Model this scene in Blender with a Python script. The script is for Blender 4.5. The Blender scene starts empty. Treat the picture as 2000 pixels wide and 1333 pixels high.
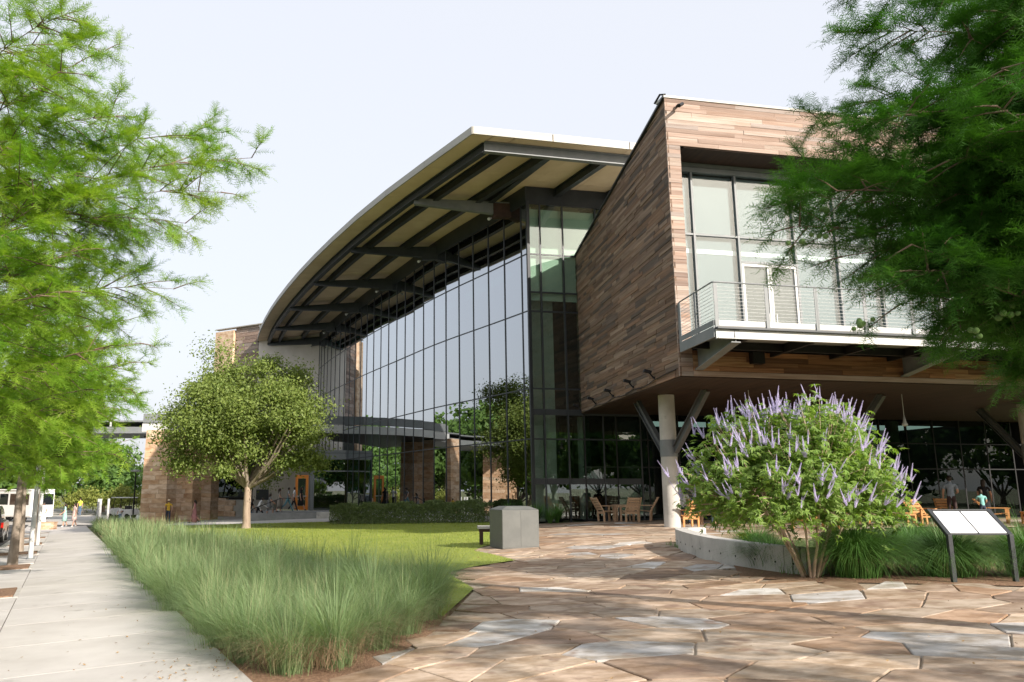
import bpy, math, random
import numpy as np
from mathutils import Vector, Matrix, Quaternion
R = math.radians
random.seed(7)
rng = np.random.default_rng(11)
scene = bpy.context.scene
COL = scene.collection

# ------------------------------------------------------------------ camera
cam_d = bpy.data.cameras.new('camera')
cam_d.sensor_width = 36.0
cam_d.lens = 28.0
cam_d.shift_x = 0.075
cam_d.clip_start = 0.05
cam_d.clip_end = 3000
cam_d.dof.use_dof = True
cam_d.dof.focus_distance = 24.0
cam_d.dof.aperture_fstop = 4.0
cam = bpy.data.objects.new('camera', cam_d)
COL.objects.link(cam)
cam.location = (0, 0, 1.6)
cam.rotation_euler = (R(90) + math.atan(290 / 1556.), 0, 0)
scene.camera = cam

# ------------------------------------------------------------------ daylight
SUN_EL, SUN_AZ = R(25.5), math.atan2(0.67, -0.74)      # azimuth clockwise from +Y
world = bpy.data.worlds.new('World')
scene.world = world
world.use_nodes = True
wn, wl = world.node_tree.nodes, world.node_tree.links
wn.clear()
wout = wn.new('ShaderNodeOutputWorld')
wbg = wn.new('ShaderNodeBackground')
sky = wn.new('ShaderNodeTexSky')
sky.sky_type = 'NISHITA'
sky.sun_disc = False
sky.sun_elevation = SUN_EL
sky.sun_rotation = SUN_AZ
sky.altitude = 100
sky.air_density = 1.0
sky.dust_density = 6.0
sky.ozone_density = 1.5
wmix = wn.new('ShaderNodeMix')
wmix.data_type = 'RGBA'
wmix.inputs[0].default_value = 0.72
wmix.inputs[7].default_value = (5.85, 5.95, 6.3, 1)     # thin even veil of cloud over the blue
wl.new(sky.outputs[0], wmix.inputs[6])
wl.new(wmix.outputs[2], wbg.inputs['Color'])
wbg.inputs['Strength'].default_value = 0.112
wl.new(wbg.outputs[0], wout.inputs['Surface'])

sun_d = bpy.data.lights.new('sun', 'SUN')
sun_d.energy = 5.0
sun_d.angle = R(0.55)
sun_d.color = (1.0, 0.91, 0.81)
sun = bpy.data.objects.new('sun', sun_d)
COL.objects.link(sun)
_ts = Vector((math.sin(SUN_AZ) * math.cos(SUN_EL), math.cos(SUN_AZ) * math.cos(SUN_EL), math.sin(SUN_EL)))
sun.rotation_euler = _ts.to_track_quat('Z', 'Y').to_euler()
sun.location = _ts * 60

vs = scene.view_settings
vs.view_transform = 'Standard'
vs.look = 'None'
vs.exposure = 0.78
vs.gamma = 1.0
vs.use_curve_mapping = False
scene.cycles.max_bounces = 8
scene.cycles.transparent_max_bounces = 24
scene.cycles.use_denoising = True

# ------------------------------------------------------------------ helpers
W = {}                                    # world matrix of everything linked
def put(o, parent=None, world=None):
    world = world or Matrix.Identity(4)
    COL.objects.link(o)
    o.matrix_basis = world
    if parent is not None:
        o.parent = parent
        o.matrix_parent_inverse = W[parent].inverted()
    W[o] = world
    return o
def tag(o, label=None, cat=None, group=None, kind=None):
    if label: o['label'] = label
    if cat: o['category'] = cat
    if group: o['group'] = group
    if kind: o['kind'] = kind
    return o
def empty(name, loc, label, cat, group=None):
    o = bpy.data.objects.new(name, None)
    o.empty_display_size = .2
    put(o, None, Matrix.Translation(loc))
    return tag(o, label, cat, group)
CH = {}
def kids(o):
    return [c for c in COL.objects if c.parent is o]
def copy_tree(o, parent=None, world=None, cache=None):
    """a thing with its parts and their sub-parts; alike copies share mesh data"""
    if cache is None:
        cache = {}
        for c in COL.objects:
            if c.parent: cache.setdefault(c.parent.name, []).append(c)
    n = o.copy()
    COL.objects.link(n)
    if parent is not None:
        n.parent = parent
    if world is not None:
        n.matrix_basis = world
        W[n] = world
    for ch in cache.get(o.name, []):
        copy_tree(ch, n, None, cache)
    return n
def TR(x, y, z=0, rz=0, s=1):
    return Matrix.Translation((x, y, z)) @ Matrix.Rotation(rz, 4, 'Z') @ Matrix.Scale(s, 4)

def tri_mesh(name, V, T, n=3):
    V = np.asarray(V, np.float32).reshape(-1, 3)
    T = np.asarray(T, np.int32).reshape(-1, n)
    me = bpy.data.meshes.new(name)
    me.vertices.add(len(V)); me.vertices.foreach_set('co', V.ravel())
    me.loops.add(T.size); me.loops.foreach_set('vertex_index', T.ravel())
    me.polygons.add(len(T)); me.polygons.foreach_set('loop_start', np.arange(0, T.size, n, dtype=np.int32))
    me.update(calc_edges=True)
    return me
def obj(name, me, m, parent=None, world=None, kind=None):
    for k in (m if isinstance(m, (list, tuple)) else [m]):
        if k is not None: me.materials.append(k)
    o = bpy.data.objects.new(name, me)
    put(o, parent, world)
    if kind: o['kind'] = kind
    return o

class MB:
    """collects boxes, prisms, tubes; build() links them as ONE mesh object"""
    def __init__(s): s.v, s.f, s.mi = [], [], []; s.cur = 0; s.sm = []
    def _add(s, vs, fs, smooth=False):
        b = len(s.v); s.v += [tuple(p) for p in vs]
        for q in fs: s.f.append([b + i for i in q]); s.mi.append(s.cur); s.sm.append(smooth)
    def hexa(s, p):       # 8 points: bottom 4 ccw, top 4 ccw
        s._add(p, [(3,2,1,0),(4,5,6,7),(0,1,5,4),(1,2,6,5),(2,3,7,6),(3,0,4,7)]); return s
    def box(s, x0, x1, y0, y1, z0, z1):
        return s.hexa([(x0,y0,z0),(x1,y0,z0),(x1,y1,z0),(x0,y1,z0),(x0,y0,z1),(x1,y0,z1),(x1,y1,z1),(x0,y1,z1)])
    def bar(s, a, b, w, h, up=(0,0,1)):
        a, b = Vector(a), Vector(b); d = (b-a).normalized(); u = Vector(up)
        if abs(d.dot(u)) > .98: u = Vector((1,0,0))
        r = d.cross(u).normalized(); u = r.cross(d).normalized()
        r, u = r*w/2, u*h/2
        return s.hexa([a-r-u, b-r-u, b+r-u, a+r-u, a-r+u, b-r+u, b+r+u, a+r+u][:8])
    def prism(s, poly, z0, z1):
        n = len(poly)
        zf0 = z0 if callable(z0) else (lambda x, y: z0)
        zf1 = z1 if callable(z1) else (lambda x, y: z1)
        vs = [(x, y, zf0(x, y)) for x, y in poly] + [(x, y, zf1(x, y)) for x, y in poly]
        fs = [tuple(range(n-1, -1, -1)), tuple(range(n, 2*n))] + [(i, (i+1) % n, n+(i+1) % n, n+i) for i in range(n)]
        s._add(vs, fs); return s
    def tube(s, pts, rad, n=8, cap=True):
        pts = [Vector(p) for p in pts]
        if not isinstance(rad, (list, tuple)): rad = [rad]*len(pts)
        rings, prev = [], None
        for i, p in enumerate(pts):
            d = (pts[min(i+1, len(pts)-1)] - pts[max(i-1, 0)]).normalized()
            if prev is None:
                u = Vector((0,0,1)) if abs(d.z) < .9 else Vector((1,0,0))
                a = d.cross(u).normalized()
            else:
                a = (prev - d*prev.dot(d)).normalized()
            prev = a; b = d.cross(a)
            rings.append([p + (a*math.cos(2*math.pi*k/n) + b*math.sin(2*math.pi*k/n))*rad[i] for k in range(n)])
        vs = [q for r in rings for q in r]; fs = []
        for i in range(len(pts)-1):
            for k in range(n):
                fs.append((i*n+k, i*n+(k+1) % n, (i+1)*n+(k+1) % n, (i+1)*n+k))
        s._add(vs, fs, True)
        if cap:
            s._add(rings[0], [tuple(range(n-1, -1, -1))]); s._add(rings[-1], [tuple(range(n))])
        return s
    def lathe(s, prof, n=12, c=(0,0,0), sx=1, sy=1):
        vs = [(c[0]+r*sx*math.cos(2*math.pi*k/n), c[1]+r*sy*math.sin(2*math.pi*k/n), c[2]+z) for r, z in prof for k in range(n)]
        fs = [(i*n+k, i*n+(k+1) % n, (i+1)*n+(k+1) % n, (i+1)*n+k) for i in range(len(prof)-1) for k in range(n)]
        fs += [tuple(range(n-1, -1, -1)), tuple(range((len(prof)-1)*n, len(prof)*n))]
        s._add(vs, fs, True); return s
    def quad(s, a, b, c, d): s._add([a,b,c,d], [(0,1,2,3)]); return s
    def xform(s, m):
        s.v = [tuple(m @ Vector(p)) for p in s.v]; return s
    def mesh(s, name):
        me = bpy.data.meshes.new(name); me.from_pydata(s.v, [], s.f)
        me.polygons.foreach_set('material_index', s.mi); me.polygons.foreach_set('use_smooth', s.sm)
        me.update(); return me
    def build(s, name, m, parent=None, world=None, kind=None, bevel=0):
        o = obj(name, s.mesh(name), m, parent, world, kind)
        if bevel:
            b = o.modifiers.new('edge', 'BEVEL'); b.width = bevel; b.segments = 2; b.limit_method = 'ANGLE'
        return o

# ------------------------------------------------------------------ materials
def M(name, c, c2=None, rough=.75, scale=3., stretch=(1,1,1), bump=0., bscale=30., bstretch=None, rnd=0., palette=None, metal=0., trans=0.,
      spec=.3, detail=6., hue=0., contrast=(.35,.65), tcol=None, speck=None):
    m = bpy.data.materials.new(name); m.use_nodes = True
    n, l = m.node_tree.nodes, m.node_tree.links
    b = n['Principled BSDF']; out = n['Material Output']
    b.inputs['Roughness'].default_value = rough; b.inputs['Metallic'].default_value = metal
    b.inputs['Specular IOR Level'].default_value = spec
    tc = n.new('ShaderNodeTexCoord')
    oi = n.new('ShaderNodeObjectInfo'); ge = n.new('ShaderNodeNewGeometry')
    ad = n.new('ShaderNodeMath'); ad.operation = 'ADD'
    fr = n.new('ShaderNodeMath'); fr.operation = 'FRACT'
    l.new(oi.outputs['Random'], ad.inputs[0])
    usernd = rnd > 0 or palette or hue
    if usernd: l.new(ge.outputs['Random Per Island'], ad.inputs[1])
    l.new(ad.outputs[0], fr.inputs[0])
    mp = n.new('ShaderNodeMapping'); mp.inputs['Scale'].default_value = stretch
    cb = n.new('ShaderNodeCombineXYZ')
    for i, k in enumerate((37., 61., 23.)):
        mu = n.new('ShaderNodeMath'); mu.operation = 'MULTIPLY'; mu.inputs[1].default_value = k
        l.new(fr.outputs[0], mu.inputs[0]); l.new(mu.outputs[0], cb.inputs[i])
    l.new(cb.outputs[0], mp.inputs['Location']); l.new(tc.outputs['Object'], mp.inputs['Vector'])
    no = n.new('ShaderNodeTexNoise'); no.inputs['Scale'].default_value = scale; no.inputs['Detail'].default_value = detail
    no.inputs['Roughness'].default_value = .62
    l.new(mp.outputs[0], no.inputs['Vector'])
    mr = n.new('ShaderNodeMapRange'); mr.inputs[1].default_value, mr.inputs[2].default_value = contrast
    l.new(no.outputs['Fac'], mr.inputs[0])
    mx = n.new('ShaderNodeMix'); mx.data_type = 'RGBA'
    if palette:
        cr = n.new('ShaderNodeValToRGB'); cr.color_ramp.interpolation = 'CONSTANT'
        el = cr.color_ramp.elements
        while len(el) < len(palette): el.new(.5)
        for i, pc in enumerate(palette):
            el[i].position = i/len(palette); el[i].color = (*pc, 1)
        f2 = n.new('ShaderNodeMath'); f2.operation = 'FRACT'; m2 = n.new('ShaderNodeMath'); m2.operation = 'MULTIPLY'; m2.inputs[1].default_value = 7.31
        l.new(fr.outputs[0], m2.inputs[0]); l.new(m2.outputs[0], f2.inputs[0]); l.new(f2.outputs[0], cr.inputs[0])
        hs0 = n.new('ShaderNodeMix'); hs0.data_type = 'RGBA'; hs0.blend_type = 'MULTIPLY'; hs0.inputs[0].default_value = 1
        hs0.inputs[7].default_value = (*(c2 or (.6,.6,.6)), 1)
        l.new(cr.outputs[0], hs0.inputs[6]); l.new(cr.outputs[0], mx.inputs[6]); l.new(hs0.outputs[2], mx.inputs[7])
    else:
        mx.inputs[6].default_value = (*c, 1); mx.inputs[7].default_value = (*(c2 or c), 1)
    l.new(mr.outputs[0], mx.inputs[0])
    colr = mx.outputs[2]
    if speck:
        n3 = n.new('ShaderNodeTexNoise'); n3.inputs['Scale'].default_value = speck[1]; n3.inputs['Detail'].default_value = 3
        l.new(tc.outputs['Object'], n3.inputs['Vector'])
        m3 = n.new('ShaderNodeMapRange'); m3.inputs[1].default_value, m3.inputs[2].default_value = speck[2]
        l.new(n3.outputs['Fac'], m3.inputs[0])
        x3 = n.new('ShaderNodeMix'); x3.data_type = 'RGBA'; x3.inputs[7].default_value = (*speck[0], 1)
        l.new(m3.outputs[0], x3.inputs[0]); l.new(colr, x3.inputs[6]); colr = x3.outputs[2]
    if rnd or hue:
        hs = n.new('ShaderNodeHueSaturation')
        f3 = n.new('ShaderNodeMapRange'); f3.inputs[3].default_value, f3.inputs[4].default_value = 1-rnd, 1+rnd
        l.new(fr.outputs[0], f3.inputs[0]); l.new(f3.outputs[0], hs.inputs['Value'])
        if hue:
            m4 = n.new('ShaderNodeMath'); m4.operation = 'MULTIPLY'; m4.inputs[1].default_value = 13.7
            f4 = n.new('ShaderNodeMath'); f4.operation = 'FRACT'; l.new(fr.outputs[0], m4.inputs[0]); l.new(m4.outputs[0], f4.inputs[0])
            f5 = n.new('ShaderNodeMapRange'); f5.inputs[3].default_value, f5.inputs[4].default_value = .5-hue, .5+hue
            l.new(f4.outputs[0], f5.inputs[0]); l.new(f5.outputs[0], hs.inputs['Hue'])
        l.new(colr, hs.inputs['Color']); colr = hs.outputs[0]
    l.new(colr, b.inputs['Base Color'])
    if bump:
        nb = n.new('ShaderNodeTexNoise'); nb.inputs['Scale'].default_value = bscale; nb.inputs['Detail'].default_value = 5
        m5 = n.new('ShaderNodeMapping'); m5.inputs['Scale'].default_value = bstretch or stretch
        l.new(tc.outputs['Object'], m5.inputs['Vector']); l.new(m5.outputs[0], nb.inputs['Vector'])
        bp = n.new('ShaderNodeBump'); bp.inputs['Strength'].default_value = bump; bp.inputs['Distance'].default_value = .02
        l.new(nb.outputs['Fac'], bp.inputs['Height']); l.new(bp.outputs[0], b.inputs['Normal'])
    if trans:
        tr = n.new('ShaderNodeBsdfTranslucent'); ms = n.new('ShaderNodeMixShader'); ms.inputs[0].default_value = trans
        hs2 = n.new('ShaderNodeMix'); hs2.data_type = 'RGBA'; hs2.blend_type = 'MULTIPLY'; hs2.inputs[0].default_value = 1
        hs2.inputs[7].default_value = (*(tcol or (1.5,1.5,.6)), 1)
        l.new(colr, hs2.inputs[6]); l.new(hs2.outputs[2], tr.inputs['Color'])
        l.new(b.outputs[0], ms.inputs[1]); l.new(tr.outputs[0], ms.inputs[2]); l.new(ms.outputs[0], out.inputs['Surface'])
    return m
def glass_mat(name, tint, r0, r1, gcol=(.80,.83,.86), rough=.0, power=2.):
    m = bpy.data.materials.new(name); m.use_nodes = True
    n, l = m.node_tree.nodes, m.node_tree.links; n.clear()
    out = n.new('ShaderNodeOutputMaterial'); tr = n.new('ShaderNodeBsdfTransparent'); gl = n.new('ShaderNodeBsdfGlossy')
    tr.inputs[0].default_value = (*tint, 1); gl.inputs[0].default_value = (*gcol, 1); gl.inputs['Roughness'].default_value = rough
    lw = n.new('ShaderNodeLayerWeight'); lw.inputs['Blend'].default_value = .5
    pw = n.new('ShaderNodeMath'); pw.operation = 'POWER'; pw.inputs[1].default_value = power
    mr = n.new('ShaderNodeMapRange'); mr.inputs[3].default_value, mr.inputs[4].default_value = r0, r1
    ms = n.new('ShaderNodeMixShader')
    l.new(lw.outputs['Facing'], pw.inputs[0]); l.new(pw.outputs[0], mr.inputs[0]); l.new(mr.outputs[0], ms.inputs[0])
    l.new(tr.outputs[0], ms.inputs[1]); l.new(gl.outputs[0], ms.inputs[2]); l.new(ms.outputs[0], out.inputs['Surface'])
    return m

m_ground = M('earth_grass', (.10,.13,.045), (.15,.15,.07), scale=.4, rough=1, bump=.3, bscale=8)
m_asphalt = M('asphalt', (.055,.055,.06), (.085,.083,.08), scale=.6, rough=.9, bump=.2, bscale=60)
m_drive = M('pale_drive_concrete', (.42,.40,.37), (.5,.48,.45), scale=.3, rough=.9)
m_walk = M('sidewalk_concrete', (.43,.405,.38), (.52,.495,.47), scale=.9, rough=.9, bump=.12, bscale=70, rnd=.035, speck=((.3,.28,.26), 2.2, (.66,.78)))
m_kerb = M('kerb_concrete', (.42,.40,.37), (.5,.48,.45), scale=2)
m_lawn = M('lawn', (.20,.255,.04), (.27,.305,.062), scale=.55, rough=1, bump=.8, bscale=55, trans=0)
m_lawnblade = M('lawn_blades', (.215,.28,.045), (.30,.345,.075), scale=.7, rough=.8, trans=.35)
m_joint = M('joint_mortar', (.24,.18,.13), (.42,.35,.27), scale=6, rough=1, bump=.4)
m_stone = M('flagstone', (.4,.3,.2), (.56,.50,.42), rough=.72, scale=2.3, stretch=(1,1.6,3), bump=.55, bscale=9, rnd=.14, contrast=(.40,.62), detail=9,
   palette=[(.38,.27,.19),(.45,.345,.26),(.30,.21,.145),(.42,.34,.265),(.50,.40,.305),(.38,.285,.21),(.43,.355,.28),(.28,.205,.155),(.48,.37,.28),(.41,.28,.19),(.56,.545,.52),(.36,.265,.195),(.46,.36,.275),(.42,.405,.39),(.38,.29,.22)],
   speck=((.21,.14,.10), 2.6, (.58,.70)))
m_mulch = M('bark_mulch', (.16,.09,.055), (.30,.19,.12), scale=25, rough=1, bump=1., bscale=50)
m_steel = M('dark_steel_paint', (.022,.027,.032), (.032,.037,.043), scale=2, rough=.45, spec=.4)
m_steelgrey = M('grey_steel_paint', (.16,.175,.18), (.20,.21,.215), scale=2, rough=.5)
m_bracegrey = M('brace_paint', (.085,.09,.092), (.11,.115,.117), scale=2, rough=.5)
m_steelpale = M('pale_steel_paint', (.48,.49,.48), (.55,.55,.54), scale=1.5, rough=.5)
m_fascia = M('zinc_fascia', (.33,.315,.285), (.40,.385,.35), scale=1.2, stretch=(.3,.3,2), rough=.5, rnd=.05)
m_soffit = M('soffit_board', (.64,.50,.345), (.72,.58,.42), scale=.9, rough=.8, rnd=.08)
m_conc = M('cast_concrete', (.40,.385,.355), (.50,.485,.45), scale=1.6, rough=.85, bump=.15, bscale=24, speck=((.3,.29,.27), 3., (.62,.75)))
m_concdark = M('dark_concrete', (.20,.205,.2), (.27,.27,.265), scale=2., rough=.9, bump=.15)
m_stucco = M('pale_stucco', (.55,.50,.44), (.62,.57,.51), scale=.8, rough=.95, bump=.1, bscale=50)
m_pierstone = M('sandstone_block', (.5,.3,.2), (.66,.56,.48), scale=1.6, stretch=(1,1,2), rough=.9, bump=.5, bscale=12, rnd=.12, contrast=(.4,.65),
   palette=[(.64,.47,.33),(.56,.38,.24),(.68,.53,.40),(.60,.41,.26),(.65,.50,.36),(.53,.36,.23),(.66,.46,.30)])
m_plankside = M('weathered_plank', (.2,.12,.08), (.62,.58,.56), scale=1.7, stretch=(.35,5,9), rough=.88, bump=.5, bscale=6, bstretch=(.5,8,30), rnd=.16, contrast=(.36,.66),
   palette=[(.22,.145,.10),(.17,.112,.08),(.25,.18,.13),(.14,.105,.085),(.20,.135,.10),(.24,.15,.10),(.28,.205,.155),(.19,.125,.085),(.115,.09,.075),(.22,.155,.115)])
m_plankfront = M('pale_plank', (.4,.3,.2), (.74,.66,.6), scale=1.7, stretch=(.35,5,9), rough=.85, bump=.4, bscale=6, bstretch=(.5,8,30), rnd=.13, contrast=(.4,.66),  # same wood as the side wall, paler and less weathered
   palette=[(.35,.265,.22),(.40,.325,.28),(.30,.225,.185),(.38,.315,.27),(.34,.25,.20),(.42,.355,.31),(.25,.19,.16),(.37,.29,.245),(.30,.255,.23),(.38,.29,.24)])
m_planklow = M('shaded_plank', (.4,.3,.2), (.5,.42,.36), scale=1.7, stretch=(.35,5,9), rough=.7, bump=.4, bscale=6, bstretch=(.5,8,30), rnd=.2, contrast=(.4,.66),  # front planks again; balcony shade and warm bounce are in the palette
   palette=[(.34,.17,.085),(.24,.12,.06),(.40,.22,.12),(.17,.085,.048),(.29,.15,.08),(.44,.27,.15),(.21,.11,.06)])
m_soffwood = M('soffit_wood', (.028,.015,.009), (.048,.026,.015), scale=1.5, stretch=(6,.4,1), rough=.7, rnd=.15)  # near-black wood colour carries the deep shade under the box and lintel
m_teak = M('teak', (.47,.22,.075), (.60,.31,.12), scale=3, stretch=(1,1,6), rough=.6, rnd=.1)
m_teakgrey = M('weathered_teak', (.40,.25,.15), (.50,.34,.22), scale=3, stretch=(1,1,6), rough=.7, rnd=.1)
m_orange = M('orange_wood_door', (.55,.17,.025), (.62,.22,.04), scale=3, stretch=(1,1,.2), rough=.5)
m_darkwood = M('dark_bench_wood', (.05,.025,.02), (.08,.04,.03), scale=4, rough=.6)
m_boxgrey = M('grey_cabinet_paint', (.105,.108,.102), (.125,.128,.12), scale=3, rough=.55, bump=.03)
m_glass = glass_mat('facade_glass', (.10,.20,.17), .30, 1.0, power=1.35)
m_glassend = glass_mat('end_glass', (.80,.90,.85), .12, .95, power=2.)
m_glassstore = glass_mat('storefront_glass', (.42,.52,.47), .035, .9, power=3.)
m_glasswin = glass_mat('window_glass', (.88,.93,.93), .08, .8, power=3.)
m_shade = M('roller_shade', (.185,.21,.225), (.205,.23,.245), scale=.8, rough=.9)
m_doorshade = M('grey_door_shade', (.135,.125,.12), (.15,.14,.135), scale=1, rough=.9)
m_shadehall = M('pale_hall_shade', (.62,.62,.57), (.68,.68,.63), scale=1, rough=.9)
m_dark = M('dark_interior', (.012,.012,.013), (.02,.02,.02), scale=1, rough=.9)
m_black = M('black_metal', (.012,.012,.013), None, rough=.5)
m_white = M('white_paint', (.78,.78,.76), (.82,.82,.80), scale=2, rough=.45)
m_panel = M('sign_panel', (.66,.67,.69), (.72,.73,.75), scale=2.2, rough=.35, spec=.5)
m_charcoal = M('charcoal_frame', (.03,.034,.037), (.04,.044,.048), scale=3, rough=.45)
m_signtext = M('faint_print', (.57,.58,.61), None, rough=.5)
# ------------------------------------------------------------------ setting: terrain and paving
def tz(x):
    """the site falls gently to the street on the left and is level under the terrace"""
    t = .041*x
    if t > .20: t = .20 + .09*math.tanh((t-.20)/.09)
    if t < -.85: t = -.85 - .18*math.tanh((-.85-t)/.18)
    return t
def sheet(name, poly, m, dz, step=1.2, kind='structure', label=None):
    """polygon draped over the terrain: clipped strips so that it follows the slope"""
    bm = MB(); xs = [p[0] for p in poly]
    def clip(pl, x, keep_right):
        o = []
        for i in range(len(pl)):
            a, b = pl[i], pl[(i+1) % len(pl)]
            ia, ib = (a[0] >= x) == keep_right, (b[0] >= x) == keep_right
            if ia: o.append(a)
            if ia != ib:
                t = (x-a[0])/(b[0]-a[0]); o.append((x, a[1]+t*(b[1]-a[1])))
        return o
    x = math.floor(min(xs)/step)*step
    while x < max(xs):
        q = clip(clip(poly, x, True), x+step, False)
        if len(q) >= 3: bm._add([(a, b, tz(a)+dz) for a, b in q], [tuple(range(len(q)))])
        x += step
    return bm.build(name, m, kind=kind)
xs = sorted(set([-900, -400, -150, -60, -40] + [-30+1.*i for i in range(60)] + [40, 60, 150, 400, 900]))
ys = [-600, -200, -60, -20, 0, 20, 40, 60, 80, 120, 200, 400, 800, 1500]
V = [(x, y, tz(x)-.06) for y in ys for x in xs]
F = [(j*len(xs)+i, j*len(xs)+i+1, (j+1)*len(xs)+i+1, (j+1)*len(xs)+i) for j in range(len(ys)-1) for i in range(len(xs)-1)]
me = bpy.data.meshes.new('ground'); me.from_pydata(V, [], F)
obj('ground', me, m_ground, kind='structure')

SD = Vector((-.416, .909, 0)); SN = Vector((.909, .416, 0))         # along and across the sidewalk
S0 = Vector((-2.2, 8.45, 0))                                        # a point on its right edge
def sw(along, across):                                              # across > 0 is to the left
    p = S0 + SD*along - SN*across
    return (p.x, p.y)
sheet('street', [sw(-14, 3.75), sw(110, 3.75), sw(110, 19), sw(-14, 19)], m_asphalt, -.045)
sheet('parking_apron', [(-60, 62), (-14.5, 56.5), (-13, 84), (-22, 104), (-70, 118)], m_drive, -.03)
sheet('canopy_shade_strip', [(-40, 58.5), (-23.0, 57.0), (-14.2, 57.3), (-14.2, 60.8), (-40, 63)], m_asphalt, -.022)  # dark strip over the pale drive stands for the canopy's shade
sw_o = sheet('sidewalk', [sw(-14, -.15), sw(56, -.15), sw(56, 3.6), sw(-14, 3.6)], m_joint, -.012)
# slabs of the sidewalk: broom-finished bays with recessed joints; tree pits left open on the street side
for i in range(36):
    a0, a1 = -13 + i*1.9, -13 + (i+1)*1.9 - .015
    for c0, c1 in ((-.1, 2.13), (2.145, 3.55)):
        pit = False
        if c0 > 2:
            for k in range(-1, 6):
                pc = 8.8 + k*7.05
                if a0 < pc < a1: pit = True
        if pit: continue
        mb = MB(); mb.prism([sw(a0, c0), sw(a1, c0), sw(a1, c1), sw(a0, c1)][::-1], lambda x, y: tz(x)-.03, lambda x, y: tz(x)+.02)
        mb.build('slab', m_walk, sw_o)
mb = MB()
for i in range(40):
    a0, a1 = -14+i*1.9, -14+(i+1)*1.9-.01
    mb.prism([sw(a0, 3.56), sw(a1, 3.56), sw(a1, 3.74), sw(a0, 3.74)][::-1], lambda x, y: tz(x)-.1, lambda x, y: tz(x)+.022)
mb.build('kerb', m_kerb, kind='structure')

PLAZA = [(-.95,7.35),(-.15,9.6),(.2,10.8),(.62,13.2),(.2,15.9),(.75,16.9),(1.74,18.0),(1.35,19.8),(.95,21.2),(1.3,22.6),(2.4,24.6),(3.3,29),(4.3,34.2),
         (26,38.6),(27,30.5),(16.5,29.2),(12.4,26.2),(9.8,21.5),(6.45,20.9),(5.85,19.9),(5.6,18.6),(5.45,15.2),(5.1,13.4),(5.7,12.55),(8.9,11.35),(11.5,10.7),(12,5.2),(-.3,5.2)]
sheet('plaza_bed', PLAZA, m_joint, -.012, step=.8)
sheet('soil', [(-3.2,6.4),(13,6.4),(14,24),(-8,24),(-6,14)], m_mulch, -.03, step=.8)
LAWN = [(.1,10.6),(.62,13.3),(.22,16.0),(.78,16.95),(1.76,18.0),(1.38,19.8),(1.0,21.2),(1.35,22.6),(2.4,24.6),(3.3,29),(4.2,34.6),(2.3,38.2),(-5.3,43.8),(-6.5,47.5),(-12.6,50.5),(-20.5,54),(-8,29),(-3,17.5),(-1.6,14.5),(-.6,12.6)]
sheet('lawn', LAWN, m_lawn, .012, step=.8)
sheet('planting_bed', [(-2.15,8.2),(-1.4,7.0),(-.75,7.1),(0,9.6),(.35,12.2),(-.6,12.9),(-1.6,14.8),(-3,17.9),(-8,29.5),(-20.6,54.5),(-23.3,55.6),(-8,21.2)], m_mulch, .004)
sheet('entry_walk', [(-21,56.6),(-13.6,50.2),(-6.6,47.2),(-5.6,50.5),(-8,62),(-20,60)], m_drive, .006)

# irregular flagstones: Voronoi cells clipped to the plaza outline
def clip_half(pl, a, n):
    o = []
    for i in range(len(pl)):
        p, q = pl[i], pl[(i+1) % len(pl)]
        dp, dq = (p[0]-a[0])*n[0]+(p[1]-a[1])*n[1], (q[0]-a[0])*n[0]+(q[1]-a[1])*n[1]
        if dp <= 0: o.append(p)
        if (dp <= 0) != (dq <= 0):
            t = dp/(dp-dq); o.append((p[0]+t*(q[0]-p[0]), p[1]+t*(q[1]-p[1])))
    return o
def inside(p, poly):
    c = False; x, y = p
    for i in range(len(poly)):
        (x0, y0), (x1, y1) = poly[i], poly[i-1]
        if (y0 > y) != (y1 > y) and x < (x1-x0)*(y-y0)/(y1-y0)+x0: c = not c
    return c
sites = []
rs = random.Random(5)
tries = 0
def metric(p, q):
    a = .35+.9*math.sin(p[0]*.55+p[1]*.31); dx, dy = p[0]-q[0], p[1]-q[1]
    u, v = dx*math.cos(a)+dy*math.sin(a), -dx*math.sin(a)+dy*math.cos(a)
    return (u*.66)**2+(v*1.12)**2
while tries < 16000:
    tries += 1
    p = (rs.uniform(-1.5, 28), rs.uniform(4.6, 39))
    dmin = .44 + rs.random()**2*.55
    if p[1] > 20: dmin *= 1.15
    if not inside(p, PLAZA): continue
    if all(metric(p, q) > dmin*dmin for q in sites): sites.append(p)
A = np.array(sites)
cells = []
rot = .35
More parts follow.
